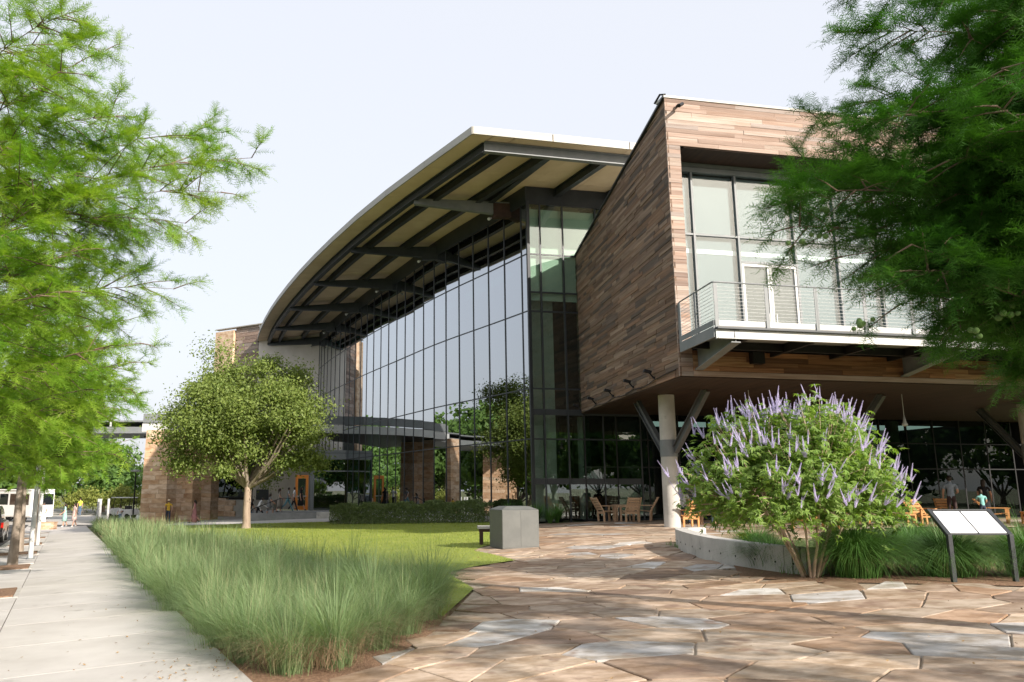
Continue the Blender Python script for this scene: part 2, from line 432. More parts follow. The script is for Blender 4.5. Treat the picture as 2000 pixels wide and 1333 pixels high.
for i, p in enumerate(sites):
    dd = ((A-A[i])**2).sum(1); nb = np.argsort(dd)[1:30]
    pl = [(p[0]-2.4, p[1]-2.4), (p[0]+2.4, p[1]-2.4), (p[0]+2.4, p[1]+2.4), (p[0]-2.4, p[1]+2.4)]
    for j in nb:
        q = A[j]; dx, dy = q[0]-p[0], q[1]-p[1]; aa = .35+.9*math.sin((p[0]+q[0])*.275+(p[1]+q[1])*.155); ca, sa = math.cos(aa), math.sin(aa); u, v = (dx*ca+dy*sa)*.5, (-dx*sa+dy*ca)*1.2; n = (u*ca-v*sa, u*sa+v*ca); L = math.hypot(*n)
        n = (n[0]/L, n[1]/L); g = .007 + .005*rs.random()
        pl = clip_half(pl, ((p[0]+q[0])/2-n[0]*g, (p[1]+q[1])/2-n[1]*g), n)
    # keep the pieces inside the plaza
    if len(pl) >= 3:
        ok = [inside(v, PLAZA) for v in pl]
        if not all(ok):
            pl2 = []
            for v, k in zip(pl, ok):
                if k: pl2.append(v); continue
                lo, hi = 0., 1.
                for _ in range(9):
                    mid = (lo+hi)/2
                    if inside((p[0]+(v[0]-p[0])*mid, p[1]+(v[1]-p[1])*mid), PLAZA): lo = mid
                    else: hi = mid
                pl2.append((p[0]+(v[0]-p[0])*lo, p[1]+(v[1]-p[1])*lo))
            pl = pl2
    # broken, slightly wavering edges
    out = []
    for k in range(len(pl)):
        a, b = pl[k], pl[(k+1) % len(pl)]; L = math.hypot(b[0]-a[0], b[1]-a[1])
        if L < .04: continue
        out.append(a)
        ns = int(L/.22)
        for s in range(1, ns):
            t = s/ns; w = rs.uniform(-.005, .005)
            out.append((a[0]+(b[0]-a[0])*t-(b[1]-a[1])/L*w, a[1]+(b[1]-a[1])*t+(b[0]-a[0])/L*w))
    if len(out) >= 3: cells.append((p, out))
cells.sort(key=lambda c: c[0][1]*1.0 + abs(c[0][0]-3)*.25)
plaza = empty('flagstone_plaza', (4, 12, 0), None, None)
plaza_kind = MB(); plaza_o = None
def stone_mesh(mb, p, pl):
    h = rs.uniform(.006, .010); tx, ty = rs.uniform(-.002, .002), rs.uniform(-.002, .002)
    c = .012
    inner = []
    for x, y in pl:
        L = math.hypot(x-p[0], y-p[1]) or 1
        inner.append((x-(x-p[0])/L*c, y-(y-p[1])/L*c))
    n = len(pl); zf = lambda x, y: tz(x)+h+(x-p[0])*tx+(y-p[1])*ty
    vs = [(x, y, tz(x)-.03) for x, y in pl] + [(x, y, zf(x, y)-.006) for x, y in pl] + [(x, y, zf(x, y)) for x, y in inner]
    fs = [(i, (i+1) % n, n+(i+1) % n, n+i) for i in range(n)] + [(n+i, n+(i+1) % n, 2*n+(i+1) % n, 2*n+i) for i in range(n)] + [tuple(range(2*n, 3*n))]
    mb._add(vs, fs)
bpy.data.objects.remove(plaza); 
plaza = bpy.data.objects['plaza_bed']
for p, pl in cells[:300]:
    mb = MB(); stone_mesh(mb, p, pl); mb.build('flagstone', m_stone, plaza)
mb = MB()
for p, pl in cells[300:]: stone_mesh(mb, p, pl)
mb.build('far_flagstones', m_stone, plaza, kind='stuff')
mulch_pts = [(4.95,13.4),(5.6,12.4),(8.8,11.2),(11.6,10.45),(14,16),(14,24),(9.9,21.4),(6.5,20.8),(5.9,19.9),(5.5,15.2)]
sheet('shrub_bed', mulch_pts, m_mulch, .004, step=.8)

# ------------------------------------------------------------------ glass hall
hall = empty('glass_hall', (-3, 50, tz(-3)), 'curved glass hall with dark steel beams under a wide overhanging roof', 'building')
FP = [(4.25,35.4),(2.62,38.73),(.84,42.25),(-.6,45.4),(-2.42,49.8),(-4.8,55.5),(-7.0,61.2),(-8.9,66.3),(-10.5,71.2)]
def catmull(P, n=12):
    o = []
    P = [Vector((p[0], p[1], 0)) for p in P]
    for i in range(len(P)-1):
        p0 = P[i-1] if i else P[0]*2-P[1]; p1, p2 = P[i], P[i+1]
        p3 = P[i+2] if i+2 < len(P) else P[-1]*2-P[-2]
        for k in range(n):
            t = k/n
            o.append(.5*((2*p1)+(p2-p0)*t+(2*p0-5*p1+4*p2-p3)*t*t+(3*p1-p0-3*p2+p3)*t**3))
    o.append(P[-1]); return o
class Path:
    def __init__(s, P):
        s.p = P; s.s = [0]
        for i in range(1, len(P)): s.s.append(s.s[-1]+(P[i]-P[i-1]).length)
        s.L = s.s[-1]
    def at(s, d):
        d = max(min(d, s.L), 0)
        import bisect
        i = min(max(bisect.bisect(s.s, d)-1, 0), len(s.p)-2)
        t = (d-s.s[i])/(s.s[i+1]-s.s[i]); return s.p[i].lerp(s.p[i+1], t)
    def nrm(s, d):        # pointing outwards (to the lawn)
        t = (s.at(d+.4)-s.at(d-.4)).normalized(); return Vector((-t.y, t.x, 0))
fac = Path(catmull(FP))
def z3(p, z): return Vector((p.x, p.y, z))
TRANS = [.35, 1.95, 3.8, 6.05, 9.6, 12.3, 14.75]
ms = [0.0] + [.5+1.545*k for k in range(40) if .5+1.545*k < fac.L-.2] + [fac.L]
def pane(mb, a, b, z0, z1, n, depth=.0):
    j = [random.gauss(0, .0018) for _ in range(3)]
    A0, B0, B1, A1 = z3(a, z0)+n*j[0], z3(b, z0)+n*j[1], z3(b, z1)+n*j[2], z3(a, z1)+n*(j[0]+j[2]-j[1])
    k = n*.012
    mb.hexa([A0-k, B0-k, B0, A0, A1-k, B1-k, B1, A1])
for i in range(len(ms)-1):
    a, b = fac.at(ms[i]), fac.at(ms[i+1]); n = fac.nrm((ms[i]+ms[i+1])/2)
    e = (b-a).normalized()*.022
    for k in range(len(TRANS)-1):
        if k == 0: continue
        mb = MB(); pane(mb, a+e, b-e, TRANS[k]+.03 if k > 1 else .35, TRANS[k+1]-.03, n); mb.build('glass_pane', m_glass, hall)
for i, s_ in enumerate(ms):
    p, n = fac.at(s_), fac.nrm(s_)
    w = .10 if i == 0 else .072
    mb = MB(); mb.bar(z3(p-n*.05, .2), z3(p-n*.05, 14.9), .15, w, up=Vector((-n.y, n.x, 0))); mb.build('mullion', m_steel, hall)
for z in TRANS[2:]:
    mb = MB()
    for i in range(len(ms)-1):
        a, b = fac.at(ms[i]), fac.at(ms[i+1]); n = fac.nrm((ms[i]+ms[i+1])/2); e = (b-a).normalized()*.03
        mb.bar(z3(a-n*.045, z)+e, z3(b-n*.045, z)-e, .12, .06)
    mb.build('transom', m_steel, hall)
mb = MB()
for i in range(len(ms)-1):
    a, b = fac.at(ms[i]), fac.at(ms[i+1]); n = fac.nrm((ms[i]+ms[i+1])/2)
    mb.bar(z3(a-n*.1, 15.17), z3(b-n*.1, 15.17), .3, .82)
mb.build('head_beam', m_steel, hall)
mb = MB()
for i in range(len(ms)-1):
    a, b = fac.at(ms[i]), fac.at(ms[i+1]); n = fac.nrm((ms[i]+ms[i+1])/2)
    mb.bar(z3(a-n*.12, .1), z3(b-n*.12, .1), .24, .5)
mb.build('base_kerb', m_conc, hall)
# the end of the hall that faces the plaza
FD = Vector((.9803, .1972, 0)); G0 = Vector((4.25, 35.4, 0)); FN = Vector((.1972, -.9803, 0))
ea = [0., .64, 1.75, 3.4, 5.2]
ET = [.3, 1.95, 3.8, 5.0, 6.05, 9.6, 10.5, 12.3, 14.75]
for i in range(len(ea)-1):
    for k in range(len(ET)-1):
        a, b = G0+FD*(ea[i]+.03), G0+FD*(ea[i+1]-.03)
        mb = MB(); pane(mb, a, b, ET[k]+.03, ET[k+1]-.03, FN); mb.build('glass_pane', m_glassend, hall)
for i, s_ in enumerate(ea[1:]):
    p = G0+FD*s_; mb = MB(); mb.bar(z3(p-FN*.06, .2), z3(p-FN*.06, 14.9), .15, .07, up=FD); mb.build('mullion', m_steel, hall)
for z in ET[1:]:
    w = .26 if z in (1.95, 5.0) else .065
    for i in range(len(ea)-1):
        mb = MB(); mb.bar(z3(G0+FD*(ea[i]+.05)-FN*.05, z), z3(G0+FD*(ea[i+1]-.05)-FN*.05, z), .12, w); mb.build('transom', m_steel, hall)
mb = MB(); mb.bar(z3(G0-FN*.12, 15.17), z3(G0+FD*9-FN*.12, 15.17), .24, .82); mb.build('head_beam', m_steel, hall)
# what stands behind the end glass: a cast concrete pier with tie holes, then dark rooms
mb = MB(); pc = G0+FD*.22-FN*.75
mb.bar(z3(pc+FD*.02, .2), z3(pc+FD*.02, .2)+Vector((0,0,11.6)), .0001, .0001)
mb = MB()
mb.prism([tuple((pc+FD*a-FN*b)[:2]) for a, b in ((0,0),(1.2,0),(1.2,.5),(0,.5))], .2, 11.9)
pier_c = mb.build('concrete_pier', m_conc, hall)
mb = MB()
for k in range(18):
    for a in (.25, .95):
        q = pc+FD*a+FN*.004
        mb.bar(z3(q, .9+k*.6), z3(q, .9+k*.6)+Vector((0,0,.035)), .035, .012)
mb.build('tie_hole', m_black, pier_c)
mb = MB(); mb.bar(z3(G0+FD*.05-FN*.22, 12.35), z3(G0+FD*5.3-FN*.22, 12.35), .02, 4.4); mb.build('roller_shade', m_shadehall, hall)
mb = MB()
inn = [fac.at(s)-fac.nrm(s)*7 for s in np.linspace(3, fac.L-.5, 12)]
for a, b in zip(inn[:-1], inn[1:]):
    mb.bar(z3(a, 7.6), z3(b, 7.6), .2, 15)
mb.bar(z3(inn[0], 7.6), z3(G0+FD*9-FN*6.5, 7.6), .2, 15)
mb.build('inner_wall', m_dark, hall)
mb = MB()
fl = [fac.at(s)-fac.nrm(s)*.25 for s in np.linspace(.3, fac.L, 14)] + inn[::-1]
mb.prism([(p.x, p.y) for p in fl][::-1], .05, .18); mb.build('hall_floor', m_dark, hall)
for k, s_ in enumerate(np.arange(3.5, fac.L-3, 6.2)):
    p = fac.at(s_)-fac.nrm(s_)*1.6; mb = MB(); mb.tube([z3(p, .15), z3(p, 15.2)], .3, 14); mb.build('inner_column', m_concdark, hall)
# roof: level eave that follows the curve of the facade
K = 14.3/13.4
EAV = [(1.40*K,27.91*K),(-2.51*K,34.93*K),(-3.94*K,37.75*K),(-5.5*K,41.04*K),(-8.19*K,47.39*K),(-8.84*K,49.3*K),(-11.39*K,55.58*K),(-13.29*K,61.24*K),(-15.35*K,68.12*K),(-17.44*K,76.39*K)]
EAV = [EAV[0],(-2.6,37.1),(-5.75,43.6),(-9.0,51.1),(-12.0,58.9),(-14.3,65.6),(-16.4,72.6),(-18.5,81.2)]
eav = Path(catmull(EAV))
EA0 = Vector((EAV[0][0], EAV[0][1], 0)); ED = (Vector((7.96*K, 29.39*K, 0))-EA0).normalized()
ER = EA0+ED*17
NE = 14
es = [eav.L*i/NE for i in range(NE+1)]
ZT, ZB = 15.9, 15.58
mb = MB()
back = [ER+Vector((4, 34, 0)), Vector((6, 86, 0))]
poly = [eav.at(s) for s in es][::-1] + [ER] + back
# roof deck as strips
ctr = [fac.at(min(s*fac.L/eav.L, fac.L))-fac.nrm(min(s*fac.L/eav.L, fac.L))*8 for s in es]
for i in range(NE):
    a, b, c, d = eav.at(es[i]), eav.at(es[i+1]), ctr[i+1], ctr[i]
    mb._add([z3(a, ZT-.01), z3(b, ZT-.01), z3(c, ZT+.35), z3(d, ZT+.35)], [(0,3,2,1)])
mb._add([z3(EA0, ZT-.01), z3(ER, ZT-.01), z3(ctr[0]+ED*14, ZT+.35), z3(ctr[0], ZT+.35)], [(0,1,2,3)])
roof = mb.build('roof', m_fascia, hall)
for i in range(NE):
    a, b = eav.at(es[i]), eav.at(es[i+1]); e = (b-a).normalized()*.006
    mb = MB(); mb.bar(z3(a, (ZT+ZB)/2)+e, z3(b, (ZT+ZB)/2)-e, .06, ZT-ZB); mb.build('fascia', m_fascia, roof)
for i in range(5):
    a, b = EA0+ED*(17*i/5), EA0+ED*(17*(i+1)/5)
    mb = MB(); mb.bar(z3(a, (ZT+ZB)/2)+ED*.02, z3(b, (ZT+ZB)/2)-ED*.02, .06, ZT-ZB); mb.build('fascia', m_fascia, roof)
# soffit boards: bays between the struts, split along the beams
def q4(f0, f1, i0, i1, z, t=.03):
    mb = MB()
    mb.hexa([z3(f0, z), z3(f1, z), z3(i1, z), z3(i0, z), z3(f0, z+t), z3(f1, z+t), z3(i1, z+t), z3(i0, z+t)]); return mb
def inn_at(s):                           # point on the facade line that belongs to eave distance s
    t = min(max((s-5.6)*fac.L/(eav.L-5.6-6.5), -6), fac.L)
    if t < 0: return G0 + (G0-fac.at(1.)).normalized()*(-t)
    return fac.at(t)
def lerp_off(s, f): return eav.at(s).lerp(inn_at(s), f)
OFF = [.0, .18, .36, .72, 1.02]
for i in range(NE):
    for k in range(4):
        g = .004
        a, b = lerp_off(es[i]+.012, OFF[k]+g), lerp_off(es[i+1]-.012, OFF[k]+g)
        c, d = lerp_off(es[i+1]-.012, OFF[k+1]-g), lerp_off(es[i]+.012, OFF[k+1]-g)
        q4(a, b, d, c, ZB+.02).build('soffit_panel', m_soffit, roof)
# gable side bays over the end glass
i0 = inn_at(0.)
for k in range(4):
    for j in range(2):
        a = EA0+ED*(3.4*k+.01+(0 if k else .1)); b = EA0+ED*(3.4*(k+1)-.01)
        dirn = (G0-EA0); back_v = Vector((-.30, .954, 0))*4.2
        p, q = a+back_v*j, b+back_v*j
        if k == 0 : continue
        q4(p, q, p+back_v*.995, q+back_v*.995, ZB+.021).build('soffit_panel', m_soffit, roof)
q4(EA0+ED*.1, EA0+ED*3.39, inn_at(.3), EA0+ED*3.39+Vector((-.30,.954,0))*8.4, ZB+.0235).build('soffit_panel', m_soffit, roof)
# steel: I-beams that run with the eave
def ibeam(mb, a, b, h, w, z):
    d = (b-a).normalized()
    mb.bar(z3(a, z-.02), z3(b, z-.02), w, .04); mb.bar(z3(a, z-h+.02), z3(b, z-h+.02), w, .04); mb.bar(z3(a, z-h/2), z3(b, z-h/2), .05, h-.085)
for f, h, w in ((.185, .42, .26), (.36, .40, .24), (.72, .42, .24)):
    mb = MB()
    for i in range(NE): ibeam(mb, lerp_off(max(es[i], .78), f), lerp_off(es[i+1], f), h, w, ZB)
    mb.build('eave_beam', m_steel, hall)
mb = MB(); ibeam(mb, EA0+ED*.72+Vector((-.3,.95,0))*.66, ER+Vector((-.3,.95,0))*.66, .44, .26, ZB); mb.build('end_beam', m_steelgrey, hall)
for k in (3.55, 6.1, 8.7):
    a = EA0+ED*k+Vector((-.30,.954,0))*.82; b = a+Vector((-.36,.93,0))*6.6
    mb = MB(); ibeam(mb, a, b, .40, .26, ZB-.005); mb.build('rafter_beam', m_steel, hall)
# outrigger struts from the columns behind the glass to the eave beam
for s_ in (7.3, 16.2, 24.6, 32.8, 41.2, 49.0):
    a = lerp_off(s_, .19); b = lerp_off(s_, 1.0)
    mb = MB(); n = (b-a).normalized(); r = Vector((-n.y, n.x, 0))*.13
    za, zb0, zb1 = ZB-.30, ZB-.32, ZB-1.0
    mb.hexa([z3(a-r, za-.28), z3(b-r, zb1), z3(b+r, zb1), z3(a+r, za-.28), z3(a-r, za), z3(b-r, zb0), z3(b+r, zb0), z3(a+r, za)])
    st = mb.build('strut', m_steelgrey if s_ < 9 else m_steel, hall)
    mb = MB(); mb.bar(z3(b-n*.35, ZB-1.1), z3(b-n*.35, ZB-.4), .32, .9, up=n); 
    pl_ = mb.build('gusset_plate', M('rusty_plate', (.05,.03,.025), (.08,.045,.035)) if s_ < 9 else m_steel, st)
    mb = MB(); q = z3(b-n*.9, ZB-1.12); mb.tube([q, q+Vector((-.12,-.16,-.1))], [.05,.08], 8); mb.build('spot_lamp', m_steelpale, st)
# ------------------------------------------------------------------ timber pavilion on columns
C0 = Vector((7.45, 24.0, 0)); SDb = Vector((-.072, .9974, 0)); SNb = Vector((-.9974, -.072, 0))
pav = empty('timber_pavilion', (9, 26, .28), 'plank clad upper storey jutting out over the terrace with a balcony', 'building')
def top(b): return 14.12 - .148*b
ZS = 5.0
LB = 12.2
def FB(a, b, z): return C0 + FD*a + SDb*b + Vector((0,0,z))
# side wall: backing and planks
mb = MB()
mb.hexa([FB(.3,.3,ZS+.02), FB(.05,.3,ZS+.02), FB(.05,LB,ZS+.02), FB(.3,LB,ZS+.02), FB(.3,.3,top(.3)-.03), FB(.05,.3,top(.3)-.03), FB(.05,LB,top(LB)-.03), FB(.3,LB,top(LB)-.03)])
side = mb.build('side_wall', m_black, pav)
mb = MB()
mb.bar(FB(.03,-.02,top(0)+.02), FB(.03,LB,top(LB)+.02), .22, .07); mb.build('side_coping', m_steel, side)
PH = .128
planks = []
rp = random.Random(3)
row = 0; z = ZS
while z < top(0)-.02:
    b = -.02 if row % 2 else -.02
    b -= 0; first = True
    while b < LB:
        L = rp.choice([.5, .8, 1.1, 1.4, 1.7, 2.1, 2.6]) * rp.uniform(.85, 1.15)
        if first: L *= rp.uniform(.4, 1); first = False
        b1 = min(b+L, LB)
        if z+PH > top(b) and z < top(b): pass
        bmax = (14.12-.01-(z))/.148
        if b < bmax: planks.append((b, min(b1, bmax), z))
        b = b1
    z += PH; row += 1
planks.sort(key=lambda q: q[0])
def plank_geo(mb, b0, b1, z, th, x0=0.):
    """local: x along the plank, y outwards, z up"""
    j = .004
    def zt(b): return min(PH-.006, top(b)-z-.03)
    za, zb = max(zt(b0+j), .008), max(zt(b1-j), .008)
    mb.hexa([(b0+j-x0,-.03,0),(b1-j-x0,-.03,0),(b1-j-x0,th,0),(b0+j-x0,th,0),(b0+j-x0,-.03,za),(b1-j-x0,-.03,zb),(b1-j-x0,th,zb),(b0+j-x0,th,za)])
side_m = Matrix((( SDb.x, SNb.x, 0, C0.x+FD.x*.02), (SDb.y, SNb.y, 0, C0.y+FD.y*.02), (0,0,1,0), (0,0,0,1)))
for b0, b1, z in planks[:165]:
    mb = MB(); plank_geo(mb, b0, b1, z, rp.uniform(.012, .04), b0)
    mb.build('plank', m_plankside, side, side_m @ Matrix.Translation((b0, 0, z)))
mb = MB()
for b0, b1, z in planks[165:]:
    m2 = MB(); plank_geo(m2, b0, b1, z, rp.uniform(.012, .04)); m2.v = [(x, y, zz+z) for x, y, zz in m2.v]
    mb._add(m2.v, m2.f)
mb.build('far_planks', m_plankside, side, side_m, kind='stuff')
# front wall: band over the window, jamb, band under the balcony
FW = 24.
front_m = Matrix(((FD.x, FN.x, 0, C0.x), (FD.y, FN.y, 0, C0.y), (0,0,1,0), (0,0,0,1)))     # x along the front, y outwards
def fbox(mb, a0, a1, y0, y1, z0, z1): mb.box(a0, a1, y0, y1, z0, z1); return mb
mb = MB()
fbox(mb, .12, FW, -.4, -.035, 12.52, 14.10); fbox(mb, .12, .44, -.4, -.035, 5.02, 12.52); fbox(mb, .44, FW, -.3, -.035, 5.02, 5.80)
front = mb.build('front_wall', m_black, pav, front_m)
mb = MB(); fbox(mb, -.05, FW, -.5, .05, 14.11, 14.19); mb.build('front_coping', m_fascia, front, front_m)
fp = []
FH = .142
def fill(a0, a1, z0, z1, h, mat, lo=1.0, hi=3.4):
    z = z0; n = max(1, round((z1-z0)/h)); h = (z1-z0)/n
    for r in range(n):
        a = a0; first = True
        while a < a1-.02:
            L = rp.uniform(lo, hi)
            if first: L *= rp.uniform(.35, 1); first = False
            b = min(a+L, a1)
            if a1-b < .25: b = a1
            fp.append((a, b, z+r*h, h, mat)); a = b
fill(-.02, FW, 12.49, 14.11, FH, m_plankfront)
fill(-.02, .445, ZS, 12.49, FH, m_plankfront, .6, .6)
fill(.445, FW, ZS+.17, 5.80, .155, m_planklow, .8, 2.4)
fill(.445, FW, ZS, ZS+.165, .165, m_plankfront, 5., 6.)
near = [q for q in fp if q[0] < 8.5]; far = [q for q in fp if q[0] >= 8.5]
def fplank(mb, a, b, z, h, x0=0., z0=0.):
    t = rp.uniform(.006, .026); mb.box(a+.003-x0, b-.003-x0, -.03, t, z-z0+.002, z+h-z0-.004)
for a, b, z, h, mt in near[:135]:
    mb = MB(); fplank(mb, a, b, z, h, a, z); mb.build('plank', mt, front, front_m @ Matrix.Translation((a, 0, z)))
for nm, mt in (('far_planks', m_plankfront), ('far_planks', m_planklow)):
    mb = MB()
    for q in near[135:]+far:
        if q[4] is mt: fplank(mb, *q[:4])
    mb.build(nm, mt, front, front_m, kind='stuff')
# soffit, roof, floors and the hidden walls
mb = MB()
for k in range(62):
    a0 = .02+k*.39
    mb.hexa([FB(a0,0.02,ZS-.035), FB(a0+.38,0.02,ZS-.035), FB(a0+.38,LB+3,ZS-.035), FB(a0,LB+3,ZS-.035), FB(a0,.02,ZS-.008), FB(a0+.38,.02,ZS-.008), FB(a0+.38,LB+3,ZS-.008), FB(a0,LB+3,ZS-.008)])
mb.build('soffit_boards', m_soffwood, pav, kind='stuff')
mb = MB()
mb.hexa([FB(.32,.45,ZS+.02), FB(FW,.45,ZS+.02), FB(FW,LB,ZS+.02), FB(.32,LB,ZS+.02), FB(.32,.45,5.75), FB(FW,.45,5.75), FB(FW,LB,5.75), FB(.32,LB,5.75)])
mb.build('floor_slab', m_concdark, pav)
mb = MB()
mb.hexa([FB(.1,.4,13.9), FB(FW,.4,13.9), FB(FW,LB,top(LB)-.15), FB(.1,LB,top(LB)-.15), FB(.1,.4,14.05), FB(FW,.4,14.05), FB(FW,LB,top(LB)-.05), FB(.1,LB,top(LB)-.05)])
mb.build('flat_roof', m_fascia, pav)
mb = MB(); mb.bar(FB(0.4,LB,9), FB(FW,LB,9), .2, 8); mb.bar(FB(FW,.5,9.4), FB(FW,LB,9.4), .2, 8.2); mb.bar(FB(.4,4.4,9), FB(FW,4.4,9), .1, 6.3); mb.build('back_wall', m_dark, pav)
# recessed window wall
WB = 1.2
win = empty('window_wall', (0,0,0), None, None); bpy.data.objects.remove(win)
wa = [.47, 1.28, 2.9, 5.02, 6.65, 8.3, 10.5, 12.6, 14.5, 16.6, 18.7, 20.8]
wm = Matrix(((FD.x, FN.x, 0, (C0+SDb*WB).x), (FD.y, FN.y, 0, (C0+SDb*WB).y), (0,0,1,0), (0,0,0,1)))
mb = MB(); mb.box(.45, 21., -.09, .09, 12.14, 12.3); mb.box(.45, 21., -.05, .05, 12.33, 12.47); winf = mb.build('window_wall', m_steelgrey, pav, wm)
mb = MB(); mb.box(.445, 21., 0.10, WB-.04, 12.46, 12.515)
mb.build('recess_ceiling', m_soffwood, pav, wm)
for k in range(len(wa)):
    mb = MB(); mb.box(wa[k]-.035, wa[k]+.035, -.1, .06, 6.05, 12.13); mb.build('mullion', m_steelgrey, winf, wm)
for k in range(len(wa)-1):
    a0, a1 = wa[k]+.036, wa[k+1]-.036
    mb = MB(); mb.box(a0, a1, -.08, .05, 9.92, 9.985); mb.build('transom', m_steelgrey, winf, wm)
    door = k in (2, 6)
    lo = 9.12 if door else 6.12
    for z0, z1 in ((9.99, 12.135), (lo, 9.915)):
        mb = MB(); j = random.uniform(-.002, .002); mb.box(a0, a1, -.02+j, -.008+j, z0, z1); mb.build('glass_pane', m_glasswin, winf, wm)
    mb = MB(); mb.box(a0+.02, a1-.02, -.16, -.15, (9.1 if door else 6.1), 12.1); mb.build('roller_shade', m_shade, winf, wm)
    mb = MB(); mb.box(a0, a1, -.19, -.13, 9.35, 9.50); mb.build('shade_rail', m_white, winf, wm)
    if door:
        mb = MB(); mb.box(a0, a1, -.07, .06, 9.05, 9.118); mb.build('door_head', m_steelgrey, winf, wm)
        mid = (a0+a1)/2
        for x0, x1, hx in ((a0+.01, mid-.01, mid-.16), (mid+.01, a1-.01, mid+.12)):
            mb = MB(); mb.box(x0, x0+.075, -.03, .045, 6.08, 9.04); mb.box(x1-.075, x1, -.03, .045, 6.08, 9.04); mb.box(x0+.076, x1-.076, -.03, .045, 6.08, 6.28); mb.box(x0+.076, x1-.076, -.03, .045, 8.95, 9.04)
            dr = mb.build('balcony_door', m_steelpale, pav, wm)
            mb = MB(); mb.box(x0+.08, x1-.08, 0, .01, 6.29, 8.94); mb.build('glass_pane', m_glasswin, dr, wm)
            mb = MB(); mb.box(x0+.08, x1-.08, -.06, -.05, 6.29, 8.94); mb.build('door_shade', m_doorshade, dr, wm)
            mb = MB(); mb.bar((hx, .09, 6.9), (hx, .09, 7.35), .03, .03); mb.bar((hx, .045, 6.95), (hx, .09, 6.95), .02, .02); mb.bar((hx, .045, 7.3), (hx, .09, 7.3), .02, .02); mb.build('pull_handle', m_steelpale, dr, wm)
# balcony
BB = -2.6
def BL(a, b, z): return FB(a, b, z)
mb = MB()
mb.hexa([BL(.1,BB+.05,5.93), BL(23,BB+.05,5.93), BL(23,WB-.1,5.93), BL(.1,WB-.1,5.93), BL(.1,BB+.05,6.04), BL(23,BB+.05,6.04), BL(23,WB-.1,6.04), BL(.1,WB-.1,6.04)])
bal = mb.build('balcony', m_concdark, pav)
mb = MB(); mb.bar(BL(.06,BB,5.79), BL(23,BB,5.79), .03, .27); mb.bar(BL(.06,BB-.06,5.665), BL(23,BB-.06,5.665), .15, .02); mb.build('edge_channel', m_steelpale, bal)
mb = MB(); mb.bar(BL(.06,BB-.05,5.955), BL(23,BB-.05,5.955), .16, .05); mb.build('deck_edge', m_steel, bal)
mb = MB(); mb.bar(BL(.06,BB+.06,6.12), BL(23,BB+.06,6.12), .02, .15); mb.build('toe_board', m_steelpale, bal)
mb = MB(); mb.bar(BL(.04,BB+.03,5.86), BL(.04,-.06,5.86), .05, .3); mb.bar(BL(.04,BB+.05,6.12), BL(.04,-.06,6.12), .02, .15); mb.build('side_channel', m_steelgrey, bal)
mb = MB()
for k in range(11): mb.bar(BL(1.0+2.1*k,BB+.1,5.78), BL(1.0+2.1*k,-.08,5.78), .1, .25)
mb.bar(BL(.1,-.9,5.80), BL(23,-.9,5.80), .1, .22)
mb.build('joists', m_black, bal)
for k in range(14):
    a = .1+1.57*k
    mb = MB(); mb.bar(BL(a,BB+.02,5.97), BL(a,BB+.02,7.24), .06, .018, up=FN)
    mb.bar(BL(a+.05,BB+.02,5.97), BL(a+.05,BB+.02,7.24), .06, .018, up=FN)
    mb.build('railing_post', m_steelgrey, bal)
for b in (-1.3, -.12):
    mb = MB(); mb.bar(BL(.04,b,5.97), BL(.04,b,7.24), .018, .06, up=FN); mb.bar(BL(.04,b-.05,5.97), BL(.04,b-.05,7.24), .018, .06, up=FN); mb.build('railing_post', m_steelgrey, bal)
mb = MB(); mb.tube([BL(23,BB+.02,7.27), BL(.16,BB+.02,7.27), BL(.06,BB+.04,7.265), BL(.04,BB+.14,7.26), BL(.04,-.16,7.26), BL(.04,-.06,7.22), BL(.04,-.05,6.0)], .024, 8); mb.build('handrail', m_steelgrey, bal)
for k in range(10):
    z = 6.24+k*.1
    mb = MB(); mb.tube([BL(23,BB+.02,z), BL(.06,BB+.02,z), BL(.04,BB+.06,z), BL(.04,-.06,z)], .0065, 5); mb.build('cable', m_steelpale, bal)
for a in (.62, 7.87, 15.1, 22.3):
    mb = MB(); s1 = FD*.14
    p0, p1 = BL(a,-.03,5.18), BL(a,BB-.06,5.56); u0, u1 = BL(a,-.03,5.9), BL(a,BB-.02,5.9)
    mb.hexa([p0-s1, p1-s1, p1+s1, p0+s1, p0-s1+Vector((0,0,.03)), p1-s1+Vector((0,0,.03)), p1+s1+Vector((0,0,.03)), p0+s1+Vector((0,0,.03))])
    mb.hexa([u0-s1, u1-s1, u1+s1, u0+s1, u0-s1+Vector((0,0,.03)), u1-s1+Vector((0,0,.03)), u1+s1+Vector((0,0,.03)), u0+s1+Vector((0,0,.03))])
    w = FD*.012; e = Vector((0,0,.032))
    mb.hexa([p0-w+e, p1-w+e, p1+w+e, p0+w+e, u0-w, u1-w, u1+w, u0+w])
    mb.build('bracket_beam', m_steelgrey, bal)
# columns with steel braces
for i, (a, b) in enumerate(((1.30, 4.6), (8.2, 4.6), (16.9, 4.6))):
    p = FB(a, b, 0); mb = MB(); mb.tube([z3(p, .2), z3(p, ZS-.03)], [.295, .285], 24)
    cl = mb.build('column', m_conc, pav)
    mb = MB(); mb.tube([z3(p, 2.75), z3(p, 3.35)], .305, 24); mb.build('steel_collar', m_steelgrey, cl)
    for da, db in ((-.45, 2.0), (.75, -1.9)):
        q = p+FD*da+SDb*db; d2 = (q-p).normalized()
        s = z3(p+d2*.3, 2.95); t = z3(q, ZS-.05)
        mb = MB(); nn = (t-s).normalized(); side_v = nn.cross(Vector((0,0,1))).normalized(); upv = side_v.cross(nn)
        mb.bar(s+upv*.11, t+upv*.11, .19, .025); mb.bar(s-upv*.11, t-upv*.11, .19, .025); mb.bar(s, t, .025, .19); mb.build('brace', m_bracegrey, cl)
